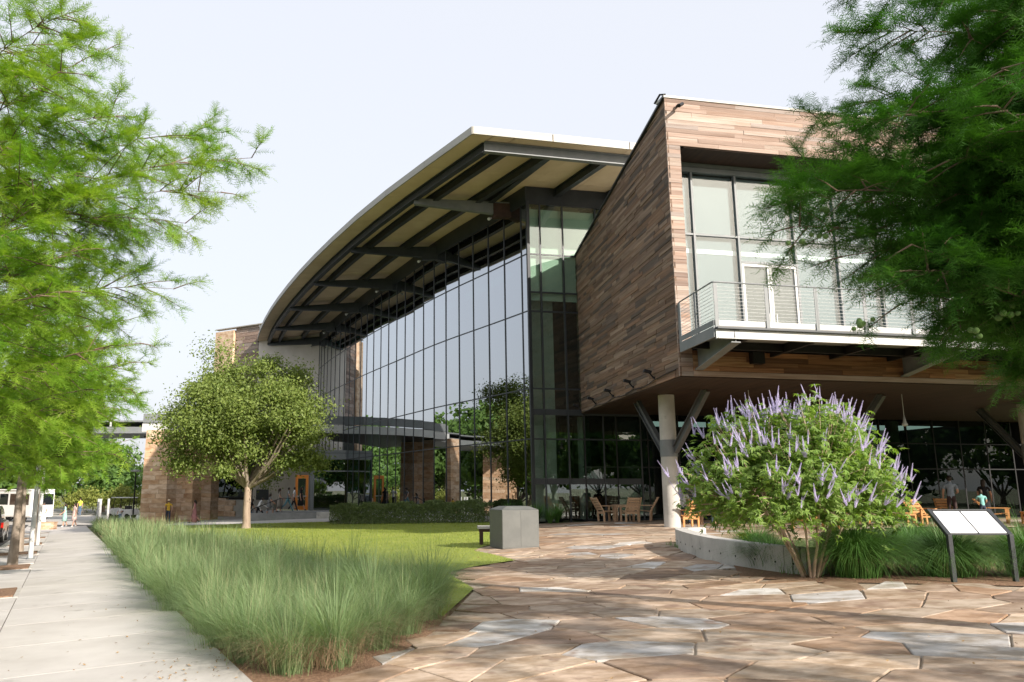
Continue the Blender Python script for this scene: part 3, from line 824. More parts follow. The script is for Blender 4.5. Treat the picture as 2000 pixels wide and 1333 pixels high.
# the glazed lounge under it
sa = [2.5+1.52*k for k in range(16)]
for k in range(len(sa)-1):
    for z0, z1 in ((.33, 2.55), (2.62, 3.78), (3.84, 4.95)):
        mb = MB(); pane(mb, G0+FD*(sa[k]+.04), G0+FD*(sa[k+1]-.04), z0, z1, FN); mb.build('glass_pane', m_glassstore, pav)
for k in range(len(sa)):
    p = G0+FD*sa[k]; mb = MB(); mb.bar(z3(p-FN*.05, .28), z3(p-FN*.05, 4.96), .12, .06, up=FD); mb.build('mullion', m_black, pav)
mb = MB()
for z in (2.585, 3.81): mb.bar(z3(G0+FD*2.4-FN*.052, z), z3(G0+FD*26-FN*.052, z), .1, .05)
mb.build('transom', m_black, pav)
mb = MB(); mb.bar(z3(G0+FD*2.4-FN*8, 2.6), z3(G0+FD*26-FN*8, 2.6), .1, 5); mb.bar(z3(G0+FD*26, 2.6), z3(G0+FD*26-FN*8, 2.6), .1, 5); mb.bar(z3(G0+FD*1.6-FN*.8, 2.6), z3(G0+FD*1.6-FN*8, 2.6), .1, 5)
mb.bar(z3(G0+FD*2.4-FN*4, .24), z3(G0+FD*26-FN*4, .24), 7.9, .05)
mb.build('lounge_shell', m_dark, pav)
for a, d in ((3.1, 1.6), (19.2, .9)):
    p = G0+FD*a-FN*d; mb = MB(); mb.tube([z3(p, .25), z3(p, 4.95)], .29, 20); mb.build('inner_column', m_conc, pav)
# sandstone pier seen through the lounge glass
pp = G0+FD*16.35-FN*1.0
mb = MB(); mb.bar(z3(pp, .2), z3(pp, 4.9), .7, .8, up=FD); sp = mb.build('stone_pier', m_joint, pav)
for k in range(16):
    h = 4.6/16; off = .3 if k % 2 else 0
    for x0, x1 in ((-.47, -.06+off-.15), (-.05+off-.15, .47)):
        q0, q1 = pp+FD*x0, pp+FD*x1; z = .26+h*k
        mb = MB(); mb.bar(z3((q0)+FD*.006, z+h/2), z3(q1-FD*.006, z+h/2), .9+rp.uniform(-.03,.03), h-.014); mb.build('stone', m_pierstone, sp)
# small fittings on the planks
cabp = []
for k, b in enumerate((2.2, 4.4, 6.9, 9.4, 11.9)):
    z = 5.36-.03*k
    p = FB(0, b, z)+SNb*.05
    mb = MB(); mb.bar(p-SNb*.05+Vector((0,0,-.12)), p+SNb*.02+Vector((0,0,-.12)), .07, .07); mb.bar(p+Vector((0,0,-.12)), p+SNb*.14+Vector((0,0,.05)), .04, .04)
    mb.bar(p+SNb*.08+Vector((0,0,.06)), p+SNb*.32+Vector((0,0,.12)), .15, .09); mb.build('spot_lamp', m_black, side)
    for t in np.linspace(0, 1, 6)[:-1]:
        bb = b+t*2.3; cabp.append(FB(0, bb, z-.2-.1*math.sin(t*math.pi))+SNb*.05)
mb = MB(); mb.tube([FB(0,.2,5.22)+SNb*.05, FB(0,1.2,5.2)+SNb*.05]+cabp[:-4], .016, 5); mb.build('lamp_cable', m_black, side)
mb = MB(); p = FB(.4,-.06,13.82); mb.tube([p, p+FN*.1, p+FN*.16-Vector((0,0,.02))], [.05,.05,.03], 8); mb.tube([p+FN*.2+FD*.08, p+FN*.42-FD*.16-Vector((0,0,.2))], [.06,.055], 8); mb.build('security_camera', m_black, front)
mb = MB(); mb.box(2.35, 2.75, .03, .25, 5.42, 5.78); mb.build('loudspeaker', m_black, front, front_m)
mb = MB(); p = FB(.02,-.05,14.2); mb.tube([p, p+Vector((-.15,.1,.05)), p+Vector((-.3,.25,-.2))], .035, 6); mb.build('roof_spout', m_black, front)
for a, b in ((3.6,2.6),(9.7,2.6)):
    p = FB(a,b,0); mb = MB(); mb.tube([z3(p,ZS-.03), z3(p,4.2)], .012, 5); mb.lathe([(.02,0),(.06,-.25),(.09,-.3),(.09,-.36),(.02,-.38)], 12, (p.x,p.y,4.2)); mb.build('pendant_lamp', m_steelpale, pav)

# ------------------------------------------------------------------ far wing, entrance, canopy
wing = empty('stucco_wing', (-16, 75, -.6), 'pale stucco wing with a timber strip beyond the glass hall', 'building')
WD = Vector((-.85, .53, 0)).normalized(); W0 = Vector((-10.5, 71.25, 0)); WN = Vector((-WD.y*-1, 0, 0)); WN = Vector((-.53, -.85, 0)).normalized()
mb = MB(); 
def wseg(mb, a, b, z0, z1, t=.3, out=0.): mb.bar(z3(W0+WD*a+WN*(out-t/2), (z0+z1)/2), z3(W0+WD*b+WN*(out-t/2), (z0+z1)/2), t, z1-z0)
wseg(mb, -.6, 7.6, -.2, 17.2); wall = mb.build('stucco_wall', m_stucco, wing)
mb = MB(); wseg(mb, 7.62, 10.75, -.9, 17.05, .25, -.05); strip = mb.build('timber_strip', m_black, wing)
z = 8.
while z < 17:
    a = 7.66
    while a < 10.6:
        b = min(a+rp.uniform(1.2, 3.2), 10.7)
        if b > 10.3: b = 10.7
        mb = MB(); wseg(mb, a+.01, b-.01, z+.01, z+.33, .06, rp.uniform(.0, .03)); mb.build('plank', m_plankfront, strip); a = b
    z += .345
mb = MB(); wseg(mb, 10.8, 13.3, -.9, 17.0, .8, .25); mb.build('brick_end', m_pierstone, wing)
mb = MB(); wseg(mb, -.6, 13.3, 17.21, 17.3, .5, .3); mb.build('coping', m_fascia, wing)
for a0, a1, z0, z1 in ((8.2, 12.4, .8, 4.6), (12.9, 14.9, .8, 4.6)):
    mb = MB(); wseg(mb, a0, a1, z0, z1, .08, .28); wf = mb.build('window', m_black, wing)
    mb = MB(); wseg(mb, a0+.1, a1-.1, z0+.1, z1-.1, .02, .31); mb.build('glass_pane', m_glassstore, wf)
mb = MB(); wseg(mb, 5.6, 7.1, -.1, 1.6, .06, .06); mb.build('window', m_steel, wing)
mb = MB(); wseg(mb, 2., 16., -.9, .7, .5, 3.2); lw = mb.build('low_wall', m_conc, wing)
a = 7.
for k in range(3):
    x = 6.4+(k % 2)*.3
    while x < 15.8:
        b = min(x+rp.uniform(.6, 1.2), 15.9); mb = MB(); wseg(mb, x+.01, b-.01, -.75+k*.48, -.29+k*.48, .08, 3.27+rp.uniform(0,.03)); mb.build('stone', m_pierstone, lw); x = b

# entry canopy with its sandstone piers
can = empty('entry_canopy', (-16, 60, -.7), 'flat steel entry canopy resting on sandstone piers', 'canopy')
ce = [Vector((-6.95, 61.7, 0)), Vector((-8.6, 60.7, 0)), Vector((-11, 60.0, 0)), Vector((-15, 59.6, 0)), Vector((-21.8, 59.6, 0))]
for nm, z0, z1, t, o, m in (('upper_fascia', 6.5, 7.15, .12, 0, m_steelgrey), ('lower_fascia', 5.82, 6.42, .12, -.12, m_steelpale)):
    mb = MB()
    for a, b in zip(ce[:-1], ce[1:]): mb.bar(z3(a+Vector((0,o,0)), (z0+z1)/2), z3(b+Vector((0,o,0)), (z0+z1)/2), t, z1-z0)
    mb.build(nm, m, can)
mb = MB(); mb.prism([(p.x, p.y+.08) for p in ce][::-1]+[(-7.6,62.6),(-9.6,67.5),(-12,70.3),(-24,75.5),(-24,66),(-22,66)][::1], 5.85, 6.45); mb.build('deck', m_black, can)
mb = MB()
mb.bar((-42, 66.2, 6.2), (-21, 66.2, 6.2), 6.5, .5); mb.bar((-42, 66.2, 6.9), (-20, 66.2, 6.9), 6.5, .12)
mb.build('drive_canopy', m_steelgrey, can)
for x in (-21.3, -19.8, -25.6):
    mb = MB(); mb.bar((x, 59.9 if x > -24 else 63, 6.47), (x, 59.9 if x > -24 else 63, 7.2), .12, .12, up=(0,1,0)); mb.build('canopy_post', m_steelpale, can)
for i, (x, y, w, d, z0, z1, rzp) in enumerate(((-19.75, 58.0, 1.75, 1.5, -.95, 5.80, -.12), (-19.0, 61.6, 1.75, 1.5, -.95, 5.80, -.12), (-18.8, 65.6, 1.9, 1.5, -.95, 5.80, -.12), (-41., 66.5, 1.5, 1.5, -1.1, 5.9, 0))):
    m3 = TR(x, y, 0, rzp)
    mb = MB(); mb.box(-w/2+.06, w/2-.06, -d/2+.06, d/2-.06, z0, z1); pr = mb.build('stone_pier', m_joint, can, m3)
    n = 21; h = (z1-z0)/n
    for k in range(n):
        z = z0+k*h; cut = rp.uniform(-.45, .45)
        tap = .09*(1-k/n)
        for x0, x1 in ((-w/2-tap, cut), (cut, w/2+tap)):
            mb = MB(); j = rp.uniform(-.015, .02); mb.box(x0+.008, x1-.008, -d/2-tap-j, d/2+tap, z+.006, z+h-.006); mb.build('stone', m_pierstone, pr, m3)

# glazed vestibule with the orange door, landing and steps
ves = empty('entry_vestibule', (-8.6, 60, .05), 'grey framed glass entry vestibule beside the hall facade', 'vestibule')
va, vb = Vector((-9.15, 60.0, 0)), Vector((-6.75, 60.55, 0)); vd = (vb-va).normalized(); vn = Vector((vd.y, -vd.x, 0))
mb = MB(); mb.bar(z3(va, .05), z3(va, 4.3), .3, .3, up=vd); mb.bar(z3(va+vd*.16, 4.05), z3(vb, 4.05), .3, .45); mb.bar(z3(va+vd*.16, 2.95), z3(vb, 2.95), .1, .08); mb.build('frame', m_steelgrey, ves)
for z0, z1 in ((.1, 2.9), (3.0, 3.8)):
    mb = MB(); mb.bar(z3(va+vd*.17, (z0+z1)/2), z3(vb-vd*.02, (z0+z1)/2), .02, z1-z0); mb.build('glass_pane', m_glass, ves)
mb = MB(); mb.bar(z3(va-vn*.2, 4.4), z3(va-vn*4, 4.4), .2, .3); mb.bar(z3(va-vn*2, .05), z3(va-vn*2, 4.3), .1, .1, up=vd); mb.build('side_frame', m_steelgrey, ves)
mb = MB(); mb.prism([tuple(p[:2]) for p in (va, vb, vb-vn*4, va-vn*4)], 4.31, 4.5); mb.build('roof', m_steelgrey, ves)
dh = empty('entrance_door', (-9.4, 59.8, .1), 'orange wooden door with glass panel standing open at the entrance', 'door')
Dm = TR(-9.36, 59.75, .1, R(186)); 
mb = MB(); 
mb.box(0, .19, -.03, .03, .02, 2.55); mb.box(.76, .95, -.03, .03, .02, 2.55); mb.box(.192, .758, -.03, .03, 2.3, 2.55); mb.box(.192, .758, -.03, .03, .02, .3)
mb.build('frame', m_orange, dh, Dm)
mb = MB(); mb.box(.195, .755, -.008, .008, .305, 2.295); mb.build('glass_pane', m_glassstore, dh, Dm)
mb = MB(); mb.bar((.12,.06,1.02), (.83,.06,1.02), .05, .05); mb.build('push_bar', m_steelpale, dh, Dm)
stp = empty('entry_steps', (-10.5, 56, -.5), 'grey concrete entry landing and steps with a low cheek wall', 'steps')
mb = MB(); mb.prism([(-10.6,55.6),(-6.3,55.9),(-6.6,60.3),(-9.2,59.9),(-14,62),(-13.4,59.5),(-11.3,59.2)], -.6, .08); mb.build('landing', m_concdark, stp)
for k in range(5):
    mb = MB(); x1 = -11.0-.36*k; mb.prism([(x1-.36, 56.9),(x1-.01 if k else -10.65, 56.6),(x1-.01 if k else -11.2,59.3),(x1-.36,59.3)], -.85, .08-.15*(k+1)); mb.build('step', m_concdark, stp)
mb = MB(); mb.box(-12.6, -7.6, 55.15, 55.5, -.85, .02); mb.build('cheek_wall', m_concdark, stp)
mb = MB(); mb.box(-7.9, -6.2, 54.2, 54.6, -.75, .12); mb.box(-7.5, -6.3, 53.9, 54.19, -.75, -.35); mb.build('end_block', m_conc, stp)
mb = MB(); mb.tube([(-12.9,56.3,-.1),(-12.6,56.3,.28),(-10.7,56.3,1.0),(-10.0,56.3,1.0)], .03, 6); mb.tube([(-10.6,56.3,.08),(-10.6,56.3,1.0)], .025, 6); mb.tube([(-12.6,56.3,-.6),(-12.6,56.3,.27)], .025, 6); mb.build('handrail', m_black, stp)
# ------------------------------------------------------------------ vegetation
m_bark = M('grey_bark', (.20,.16,.125), (.32,.27,.22), scale=6, stretch=(1,1,.25), rough=.95, bump=.7, bscale=22)
m_twig = M('twig_bark', (.12,.085,.06), (.20,.14,.10), scale=8, rough=.9)
m_oakbark = M('oak_bark', (.22,.165,.125), (.36,.28,.215), scale=5, stretch=(1,1,.3), rough=.95, bump=.8, bscale=18)
m_shrubbark = M('tan_bark', (.38,.27,.19), (.52,.41,.31), scale=8, stretch=(1,1,.3), rough=.9, bump=.5, bscale=30)
m_needle = M('cypress_needles', (.125,.28,.025), (.30,.43,.055), scale=1.3, rough=.6, rnd=0, trans=.48, tcol=(1.3,1.3,.5), contrast=(.36,.64))
m_needleshade = M('shaded_cypress_needles', (.032,.115,.018), (.085,.205,.024), scale=1.1, rough=.6, trans=.36, tcol=(1.1,1.3,.5), contrast=(.3,.7))  # cypress needles again, with the crown's shade put into the colour
m_cone = M('green_cone', (.10,.19,.05), (.16,.26,.08), scale=40, rough=.6, bump=.5, bscale=60)
m_oakleaf = M('oak_leaves', (.105,.165,.035), (.21,.26,.065), scale=.8, rough=.55, hue=.012, rnd=.2, trans=.3, tcol=(1.4,1.4,.5), contrast=(.3,.7))
m_treeleaf = M('far_leaves', (.055,.12,.025), (.11,.19,.04), scale=.5, rough=.6, rnd=.2, trans=.25, contrast=(.3,.7))
m_treeleaf2 = M('far_yellow_leaves', (.15,.19,.04), (.24,.26,.06), scale=.6, rough=.6, rnd=.2, trans=.3)
m_vitex = M('chaste_leaves', (.15,.26,.055), (.26,.37,.09), scale=2.2, rough=.5, rnd=.22, hue=.012, trans=.4, tcol=(1.3,1.4,.5), contrast=(.3,.7))
m_flower = M('lilac_flowers', (.52,.46,.72), (.74,.70,.86), scale=9, rough=.8, rnd=.12, trans=.2, tcol=(1.2,1.1,1.3))
m_muhly = M('muhly_grass', (.125,.215,.085), (.29,.37,.19), scale=1.3, rough=.6, rnd=.3, hue=.015, trans=.35, tcol=(1.2,1.3,.6), contrast=(.3,.7))
m_dry = M('dry_grass', (.30,.21,.13), (.46,.34,.22), scale=3, rough=.7, rnd=.25, trans=.2, tcol=(1,1,.8))
m_stalk = M('pale_stalks', (.30,.31,.16), (.42,.40,.24), scale=3, rough=.7, rnd=.25, trans=.3, tcol=(1.1,1.1,.7))
m_mound = M('mound_grass', (.05,.135,.03), (.11,.22,.05), scale=2., rough=.45, rnd=.25, trans=.25, tcol=(1.2,1.3,.6))
m_hedge = M('hedge_leaves', (.075,.12,.035), (.15,.19,.07), scale=1.5, rough=.6, rnd=.25, trans=.2)

def nrmz(a): return a/np.maximum(np.linalg.norm(a, axis=-1, keepdims=True), 1e-9)
def soup(V):       # V: (n,3,3) independent triangles
    V = np.concatenate([v.reshape(-1, 3, 3) for v in V]) if isinstance(V, list) else V
    return tri_mesh('leaves', V.reshape(-1, 3), np.arange(V.size//3, dtype=np.int32).reshape(-1, 3))
def cypress(boughs, nl, w, n_sub, n_br, n_nd, bl=(.2, .40), g=None, slf=.34):
    """boughs: (p0, p1). feathery sprays; returns independent triangles and twig lines"""
    g = g or rng
    O, D, SL, lines = [], [], [], []
    for p0, p1 in boughs:
        p0, p1 = np.array(p0, float), np.array(p1, float); L = np.linalg.norm(p1-p0); bd = (p1-p0)/L
        lat = nrmz(np.cross(bd, [0,0,1.]))
        m = max(4, int(n_sub*(L/3.)**.6))
        t = np.sort(g.uniform(.16, 1., m)); t[-1] = 1.
        sag = -.10*L*(t*(1-t))*4*(-1) 
        base = p0+bd*(t[:,None]*L)+np.stack([0*t, 0*t, sag], 1)*g.uniform(.3, 1)
        sgn = np.where(np.arange(m) % 2, 1., -1.)[:,None]
        sd = nrmz(bd*g.uniform(.45,.9,(m,1)) + lat*sgn*g.uniform(.25,1.,(m,1)) + g.normal(0,.28,(m,3)) + np.array([0,0,1.])*g.uniform(-.45,.3,(m,1)))
        sl = (L*slf*(1.12-t)+.22)*g.uniform(.6,1.25,m)
        lines.append([tuple(p0)]+[tuple(b) for b in base[::max(1, m//5)]]+[tuple(p1)])
        for i in range(m):
            k = max(3, int(n_br*(sl[i]/.6)**.8))
            u = np.sqrt(g.uniform(.02, 1.04, k))
            o = base[i]+sd[i]*(u*sl[i])[:,None] + np.array([0,0,-1.])*(.14*sl[i]*u**2)[:,None]
            lv = nrmz(np.cross(sd[i], [0,0,1.])+g.normal(0,.25,3))
            d = nrmz(sd[i]*g.uniform(.35,.9,(k,1)) + lv*g.choice([-1.,1.],(k,1))*g.uniform(.2,.9,(k,1)) + g.normal(0,.30,(k,3)) + np.array([0,0,1.])*g.uniform(-.35,.25,(k,1)))
            O.append(o); D.append(d); SL.append(g.uniform(bl[0], bl[1], k)*(1.1-.35*u))
            lines.append([tuple(base[i]), tuple(base[i]+sd[i]*sl[i]*.5+np.array([0,0,-.035*sl[i]])), tuple(base[i]+sd[i]*sl[i]+np.array([0,0,-.14*sl[i]]))])
    O, D, SL = np.concatenate(O), np.concatenate(D), np.concatenate(SL)
    n = len(O)
    rnd = nrmz(g.normal(0,1,(n,3))); S = nrmz(np.cross(D, rnd*.5+np.array([0,0,1.])))
    t = (np.arange(n_nd)+.5)/n_nd
    P = O[:,None]+D[:,None]*(t[None,:,None]*SL[:,None,None]) + np.array([0,0,-1.])*(t**2*.12)[None,:,None]*SL[:,None,None]
    sg = np.where(np.arange(n_nd) % 2, 1., -1.)[None,:,None]
    nd = nrmz(D[:,None]*.62 + S[:,None]*sg*.8 + g.normal(0,.20,(n,n_nd,3)))
    ln = nl*(1.05-.6*(t-.25)**2-.35*t)[None,:,None]*g.uniform(.75,1.25,(n,n_nd,1))
    Wd = D[:,None]*(w/2)
    T1 = np.stack([P-Wd, P+Wd, P+nd*ln], 2)
    st = np.stack([O-S*w*.35, O+S*w*.35, O+D*SL[:,None]-np.array([0,0,.12])*SL[:,None]], 1)
    return T1.reshape(-1,3,3), st, lines
def twigs(lines, r0, r1, nmax=100000):
    mb = MB()
    for l in lines[:nmax]:
        k = len(l); mb.tube(l, [r0+(r1-r0)*i/(k-1) for i in range(k)], 4, cap=False)
    return mb
def trunk_mesh(x, y, z0, h, r0, r1, lean=(0,0), n=9):
    mb = MB(); pts = []; rs_ = []
    for i in range(8):
        t = i/7; pts.append((x+lean[0]*t+random.uniform(-.02,.02), y+lean[1]*t+random.uniform(-.02,.02), z0-.05+h*t)); rs_.append((r0+(r1-r0)*t)*(1.25 if i == 0 else 1))
    mb.tube(pts, rs_, n); return mb

def cypress_tree(x, y, h, r, z_low, label, boughs=70, nl=.055, w=.008, dens=1., mat=None, extra=(), trunk_r=.11, group=None, cones=(), nsub=15, nbr=18, nnd=12, g=None, name='cypress_tree', az_lim=None, slf=.34):
    z0 = tz(x); t = empty(name, (x, y, z0), label, 'tree', group)
    g = g or rng
    trunk_mesh(x, y, z0, h, trunk_r, .02).build('trunk', m_bark, t)
    B = list(extra)
    for i in range(boughs):
        f = (i+g.uniform(0,1))/boughs; zz = z_low+(h-z_low)*f**1.1
        L = r*(1-f)**.75*g.uniform(.7,1.1)+.35; a = g.uniform(0, 2*math.pi) if az_lim is None else g.uniform(*az_lim)
        B.append(((x, y, z0+zz), (x+math.cos(a)*L, y+math.sin(a)*L, z0+zz+L*g.uniform(-.12,.38))))
    T, S, ln = cypress(B, nl, w, nsub, nbr*dens, nnd, g=g, slf=slf)
    obj('crown', soup([T, S]), mat or m_needle, t)
    twigs(ln, .009, .003).build('twigs', m_twig, t)
    return t
def cones_on(t, pts, r=.024):
    base = None
    for p in pts:
        for k in range(random.randint(2,5)):
            q = (p[0]+random.gauss(0,.045), p[1]+random.gauss(0,.045), p[2]+random.gauss(0,.035))
            if base is None:
                mb = MB(); mb.lathe([(.001,-1),(.55,-.85),(.92,-.4),(1,0),(.92,.4),(.55,.85),(.001,1)], 10); base = mb.mesh('cone'); base.materials.append(m_cone)
            o = bpy.data.objects.new('cone', base); put(o, t, Matrix.Translation(q) @ Matrix.Scale(r*random.uniform(.8,1.15), 4))

# bald cypresses along the sidewalk: the nearest two hang into the picture
ex1 = []
gl = np.random.default_rng(21)
x, y = -6.35, 9.9; z0 = tz(x)
for tip in ((-2.45,10.0,5.95),(-2.75,9.7,5.35),(-2.95,10.3,6.45),(-3.15,9.6,4.9),(-3.45,10.2,4.2),(-3.7,9.8,3.4),(-4.0,9.3,6.2),(-4.3,9.2,5.4),(-4.2,9.1,4.4),(-4.6,9.0,7.4),
            (-4.9,8.9,6.6),(-5.1,8.9,5.6),(-5.0,9.0,4.6),(-4.6,9.6,3.0),(-5.2,9.1,3.6),(-4.9,10.2,2.6),(-5.5,8.8,8.2),(-4.2,10.6,5.0),(-4.0,10.4,2.9),(-5.3,9.5,8.9)):
    d = math.hypot(tip[0]-x, tip[1]-y)
    ex1.append(((x, y, max(z0+2.4, tip[2]-d*gl.uniform(.05,.4))), tip))
t1 = cypress_tree(-6.35, 9.9, 11.2, 3.0, 2.6, 'nearest feathery bald cypress hanging in from beside the sidewalk', boughs=40, nl=.10, w=.010, extra=ex1, g=gl, trunk_r=.13, group='cypresses along the sidewalk', nsub=22, nbr=21, nnd=18)
cones_on(t1, [(-3.3,10,5.6),(-4.1,9.9,2.9),(-4.6,9.5,3.4),(-3.9,9.8,4.4),(-3.0,9.9,5.3)])
ex2 = []
x, y = -9.3, 16.4; z0 = tz(x)
for tip in ((-6.1,16.2,4.2),(-6.4,15.8,3.2),(-6.6,16.8,5.2),(-6.9,15.6,2.6),(-6.5,16.3,2.3),(-7.2,15.2,3.8),(-7.0,16.6,6.4),(-7.8,15,2.4),(-7.4,15.4,5.2),(-8.2,14.6,3.2),(-8.4,14.4,4.6)):
    ex2.append(((x, y, max(z0+2.2, tip[2]-gl.uniform(.2,1.))), tip))
cypress_tree(x, y, 9.6, 3.1, 2.3, 'second bald cypress from the camera beside the sidewalk', boughs=60, nl=.12, w=.018, extra=ex2, g=gl, trunk_r=.12, group='cypresses along the sidewalk', nsub=19, nbr=15, nnd=14)
for i, (x, y, lab) in enumerate(((-11.75, 22.95, 'slim cypress in the tree pit beside the tall silver pole'), (-15.0, 29.6, 'cypress in the third tree pit along the pale sidewalk'), (-18.0, 36.6, 'cypress far along the sidewalk beside the parked cars'), (-21.0, 43.2, 'cypress before the white shuttle at the far end of the sidewalk'))):
    cypress_tree(x, y, 8.2-.3*i, 2.7, 2.6+.1*i, lab, boughs=56, nl=.16, w=.04, g=gl, trunk_r=.12, group='cypresses along the sidewalk', nsub=14, nbr=11, nnd=8)
# the dark cypress that hangs in from the right
gr = np.random.default_rng(5)
x, y = 6.7, 7.3; z0 = tz(x); ex3 = []
for tip in ((3.05,6.5,4.07),(3.15,6.7,3.87),(3.35,6.3,4.05),(3.5,6.6,3.57),(3.25,6.9,4.2),(3.95,6.6,4.85),(3.7,6.9,4.75),(4.05,6.8,5.8),(4.05,5.9,4.15),(3.8,6.1,3.52),(3.95,6.5,3.35),(4.2,6.2,3.62),(4.3,6.0,4.4),(4.4,6.6,3.25),(4.7,6.3,3.1),(4.5,5.8,3.52),(4.8,5.8,3.92),(4.8,6.2,5.0),(5.1,6.4,5.6),(5.1,5.7,4.4),(5.2,6.0,3.42),(3.7,7.2,4.3),(4.1,7.4,5.2),(4.5,7.2,3.72),(4.7,6.9,3.05),(4.7,6.4,5.5),(5.1,6.1,6.1),(4.6,6.3,4.6),(4.35,6.7,5.0),(4.35,6.3,4.02),(4.9,6.3,3.52),(5.2,6.1,4.9),(3.9,6.5,3.82),(3.75,6.2,3.33),(3.9,6.5,3.13),(4.1,6.4,3.38),(4.5,6.1,3.13),(4.7,6.5,3.28),(4.9,6.4,3.08),(4.6,6.4,3.7),(4.4,6.6,4.2),(4.9,6.2,4.0),(4.7,6.5,5.1),(4.9,6.3,5.7),(4.6,6.7,6.3),(4.1,5.4,4.35),(4.4,5.3,4.2),(4.25,5.5,4.7),(4.5,5.6,5.6),(4.8,5.5,5.9)):
    d = math.hypot(tip[0]-x, tip[1]-y)
    ex3.append(((x, y, max(z0+2.3, tip[2]-d*gr.uniform(.0,.3))), tip))
t3 = cypress_tree(x, y, 11.5, 2.6, 4.2, 'dark bald cypress with round green cones hanging in above the terrace', boughs=34, nl=.10, w=.0085, extra=ex3, g=gr, trunk_r=.17, mat=m_needleshade, nsub=25, nbr=27, nnd=20, slf=.22)
cones_on(t3, [(3.72,6.45,4.75),(3.84,6.45,4.72),(3.78,6.4,4.8),(3.25,6.5,3.72),(3.05,6.5,3.68),(3.3,6.5,3.95),(3.45,6.5,2.95),(3.62,6.5,2.98),(3.95,6.4,4.9),(4.3,6.2,2.85),(4.55,6.2,2.95),(4.6,5.9,4.2),(4.7,6.2,3.0),(4.1,6.2,4.3)])
# trees behind the viewer, seen in the glass, whose shade dapples the paving
cypress_tree(8.6, .6, 9.5, 2.6, 2.6, 'smaller cypress behind the viewer at the plaza edge', boughs=40, nl=.16, w=.035, g=gr, trunk_r=.15, mat=m_needleshade, nsub=10, nbr=8, nnd=8)
cypress_tree(.2, -1.2, 9.0, 2.3, 3.4, 'cypress behind the viewer beside the sidewalk', boughs=30, nl=.16, w=.035, g=gr, trunk_r=.14, mat=m_needleshade, nsub=10, nbr=8, nnd=8)

def leaf_tris(P, N, size, g, narrow=.55, fold=.0):
    """one four-cornered leaf (two triangles) at each P, facing roughly N"""
    n = len(P); a = nrmz(g.normal(0,1,(n,3))); U = nrmz(np.cross(N, a)); Vv = nrmz(np.cross(N, U))
    s = size*g.uniform(.7,1.3,(n,1)); A = P-U*s*.5; C = P+U*s*.5; B = P+Vv*s*.5*narrow; D = P-Vv*s*.5*narrow
    return np.concatenate([np.stack([A,B,C],1), np.stack([A,C,D],1)])
def lobed_crown(c, rad, nlobe, lr, nleaf, size, g, flat=.35, shell=.35, dome=False):
    c = np.array(c, float); rad = np.array(rad, float)
    d = nrmz(g.normal(0,1,(nlobe,3))); d[:,2] = np.where(d[:,2] < -flat, -d[:,2]*.6, d[:,2]); d = nrmz(d)
    if dome:
        a_ = g.uniform(0, 2*np.pi, nlobe); zz = g.uniform(-.95, 1., nlobe); q_ = np.where(zz > 0, np.sqrt(1-zz**2*.97), 1-.30*zz**2)
        d = np.stack([np.cos(a_)*q_, np.sin(a_)*q_, zz], 1)
    rr = g.uniform(shell, 1., (nlobe,1))**.6
    L = c+d*rad*rr*np.array([.82,.82,.82]); R_ = g.uniform(lr[0], lr[1], (nlobe,1))
    th_ = np.arctan2(d[:,1], d[:,0]); L = c+(L-c)*(1+.24*np.sin(3*th_+c[0])*np.cos(2.2*d[:,2]+1)+g.uniform(-.1,.12,nlobe))[:,None]
    L = L + np.stack([np.sin(L[:,1]*1.9+c[0])*.28*lr[1], np.cos(L[:,2]*1.7)*.28*lr[1], np.sin(L[:,0]*1.5+1)*.42*lr[1]], 1)
    k = nleaf//nlobe
    e = g.normal(0,.62,(nlobe,k,3))
    P = L[:,None]+e*R_[:,None]*np.array([1.1,1.1,.72])
    P = P.reshape(-1,3); N = nrmz(nrmz(e.reshape(-1,3))*.7+g.normal(0,.6,(len(P),3))+np.array([0,0,.35]))
    return P, N, L, leaf_tris(P, N, size, g)
def leafy_tree(name, x, y, c, rad, label, mat, nlobe=60, lr=(.6,1.2), nleaf=30000, size=.12, fork=None, trunk_r=.2, bark=None, g=None, group=None, cat='tree', nl_limb=14, flat=.35, dome=False):
    g = g or rng; z0 = tz(x); t = empty(name, (x, y, z0), label, cat, group)
    P, N, L, T = lobed_crown(c, rad, nlobe, lr, nleaf, size, g, flat, dome=dome)
    obj('crown', soup(T), mat, t)
    fz = fork if fork is not None else c[2]-rad[2]*.8
    mb = MB(); mb.tube([(x,y,z0-.05),(x+.02,y,z0+.3),(x,y,(z0+fz)/2),(x+.03,y,fz),(x+.05,y,fz+.3)], [trunk_r*1.35,trunk_r,trunk_r*.93,trunk_r*.9,trunk_r*.6], 12); mb.build('trunk', bark or m_oakbark, t)
    mb = MB()
    for q in L[:nl_limb]:
        m = np.array([x,y,fz])*.45+q*.55+np.array([0,0,-.25*abs(q[2]-fz)*.5]); mb.tube([(x,y,fz-.1), tuple(m), tuple(q)], [trunk_r*.5,trunk_r*.26,.03], 6)
    mb.build('limbs', m_bark, t)
    return t
go = np.random.default_rng(8)
oak = leafy_tree('oak_tree', -9.85, 42.5, (-9.85, 42.5, 5.2), (4.75, 4.3, 3.75), 'round live oak with a single trunk on the lawn before the entrance', m_oakleaf, nlobe=150, lr=(.4,1.0), nleaf=90000, size=.15, fork=1.75, trunk_r=.21, g=go, nl_limb=26, flat=.8, dome=True)
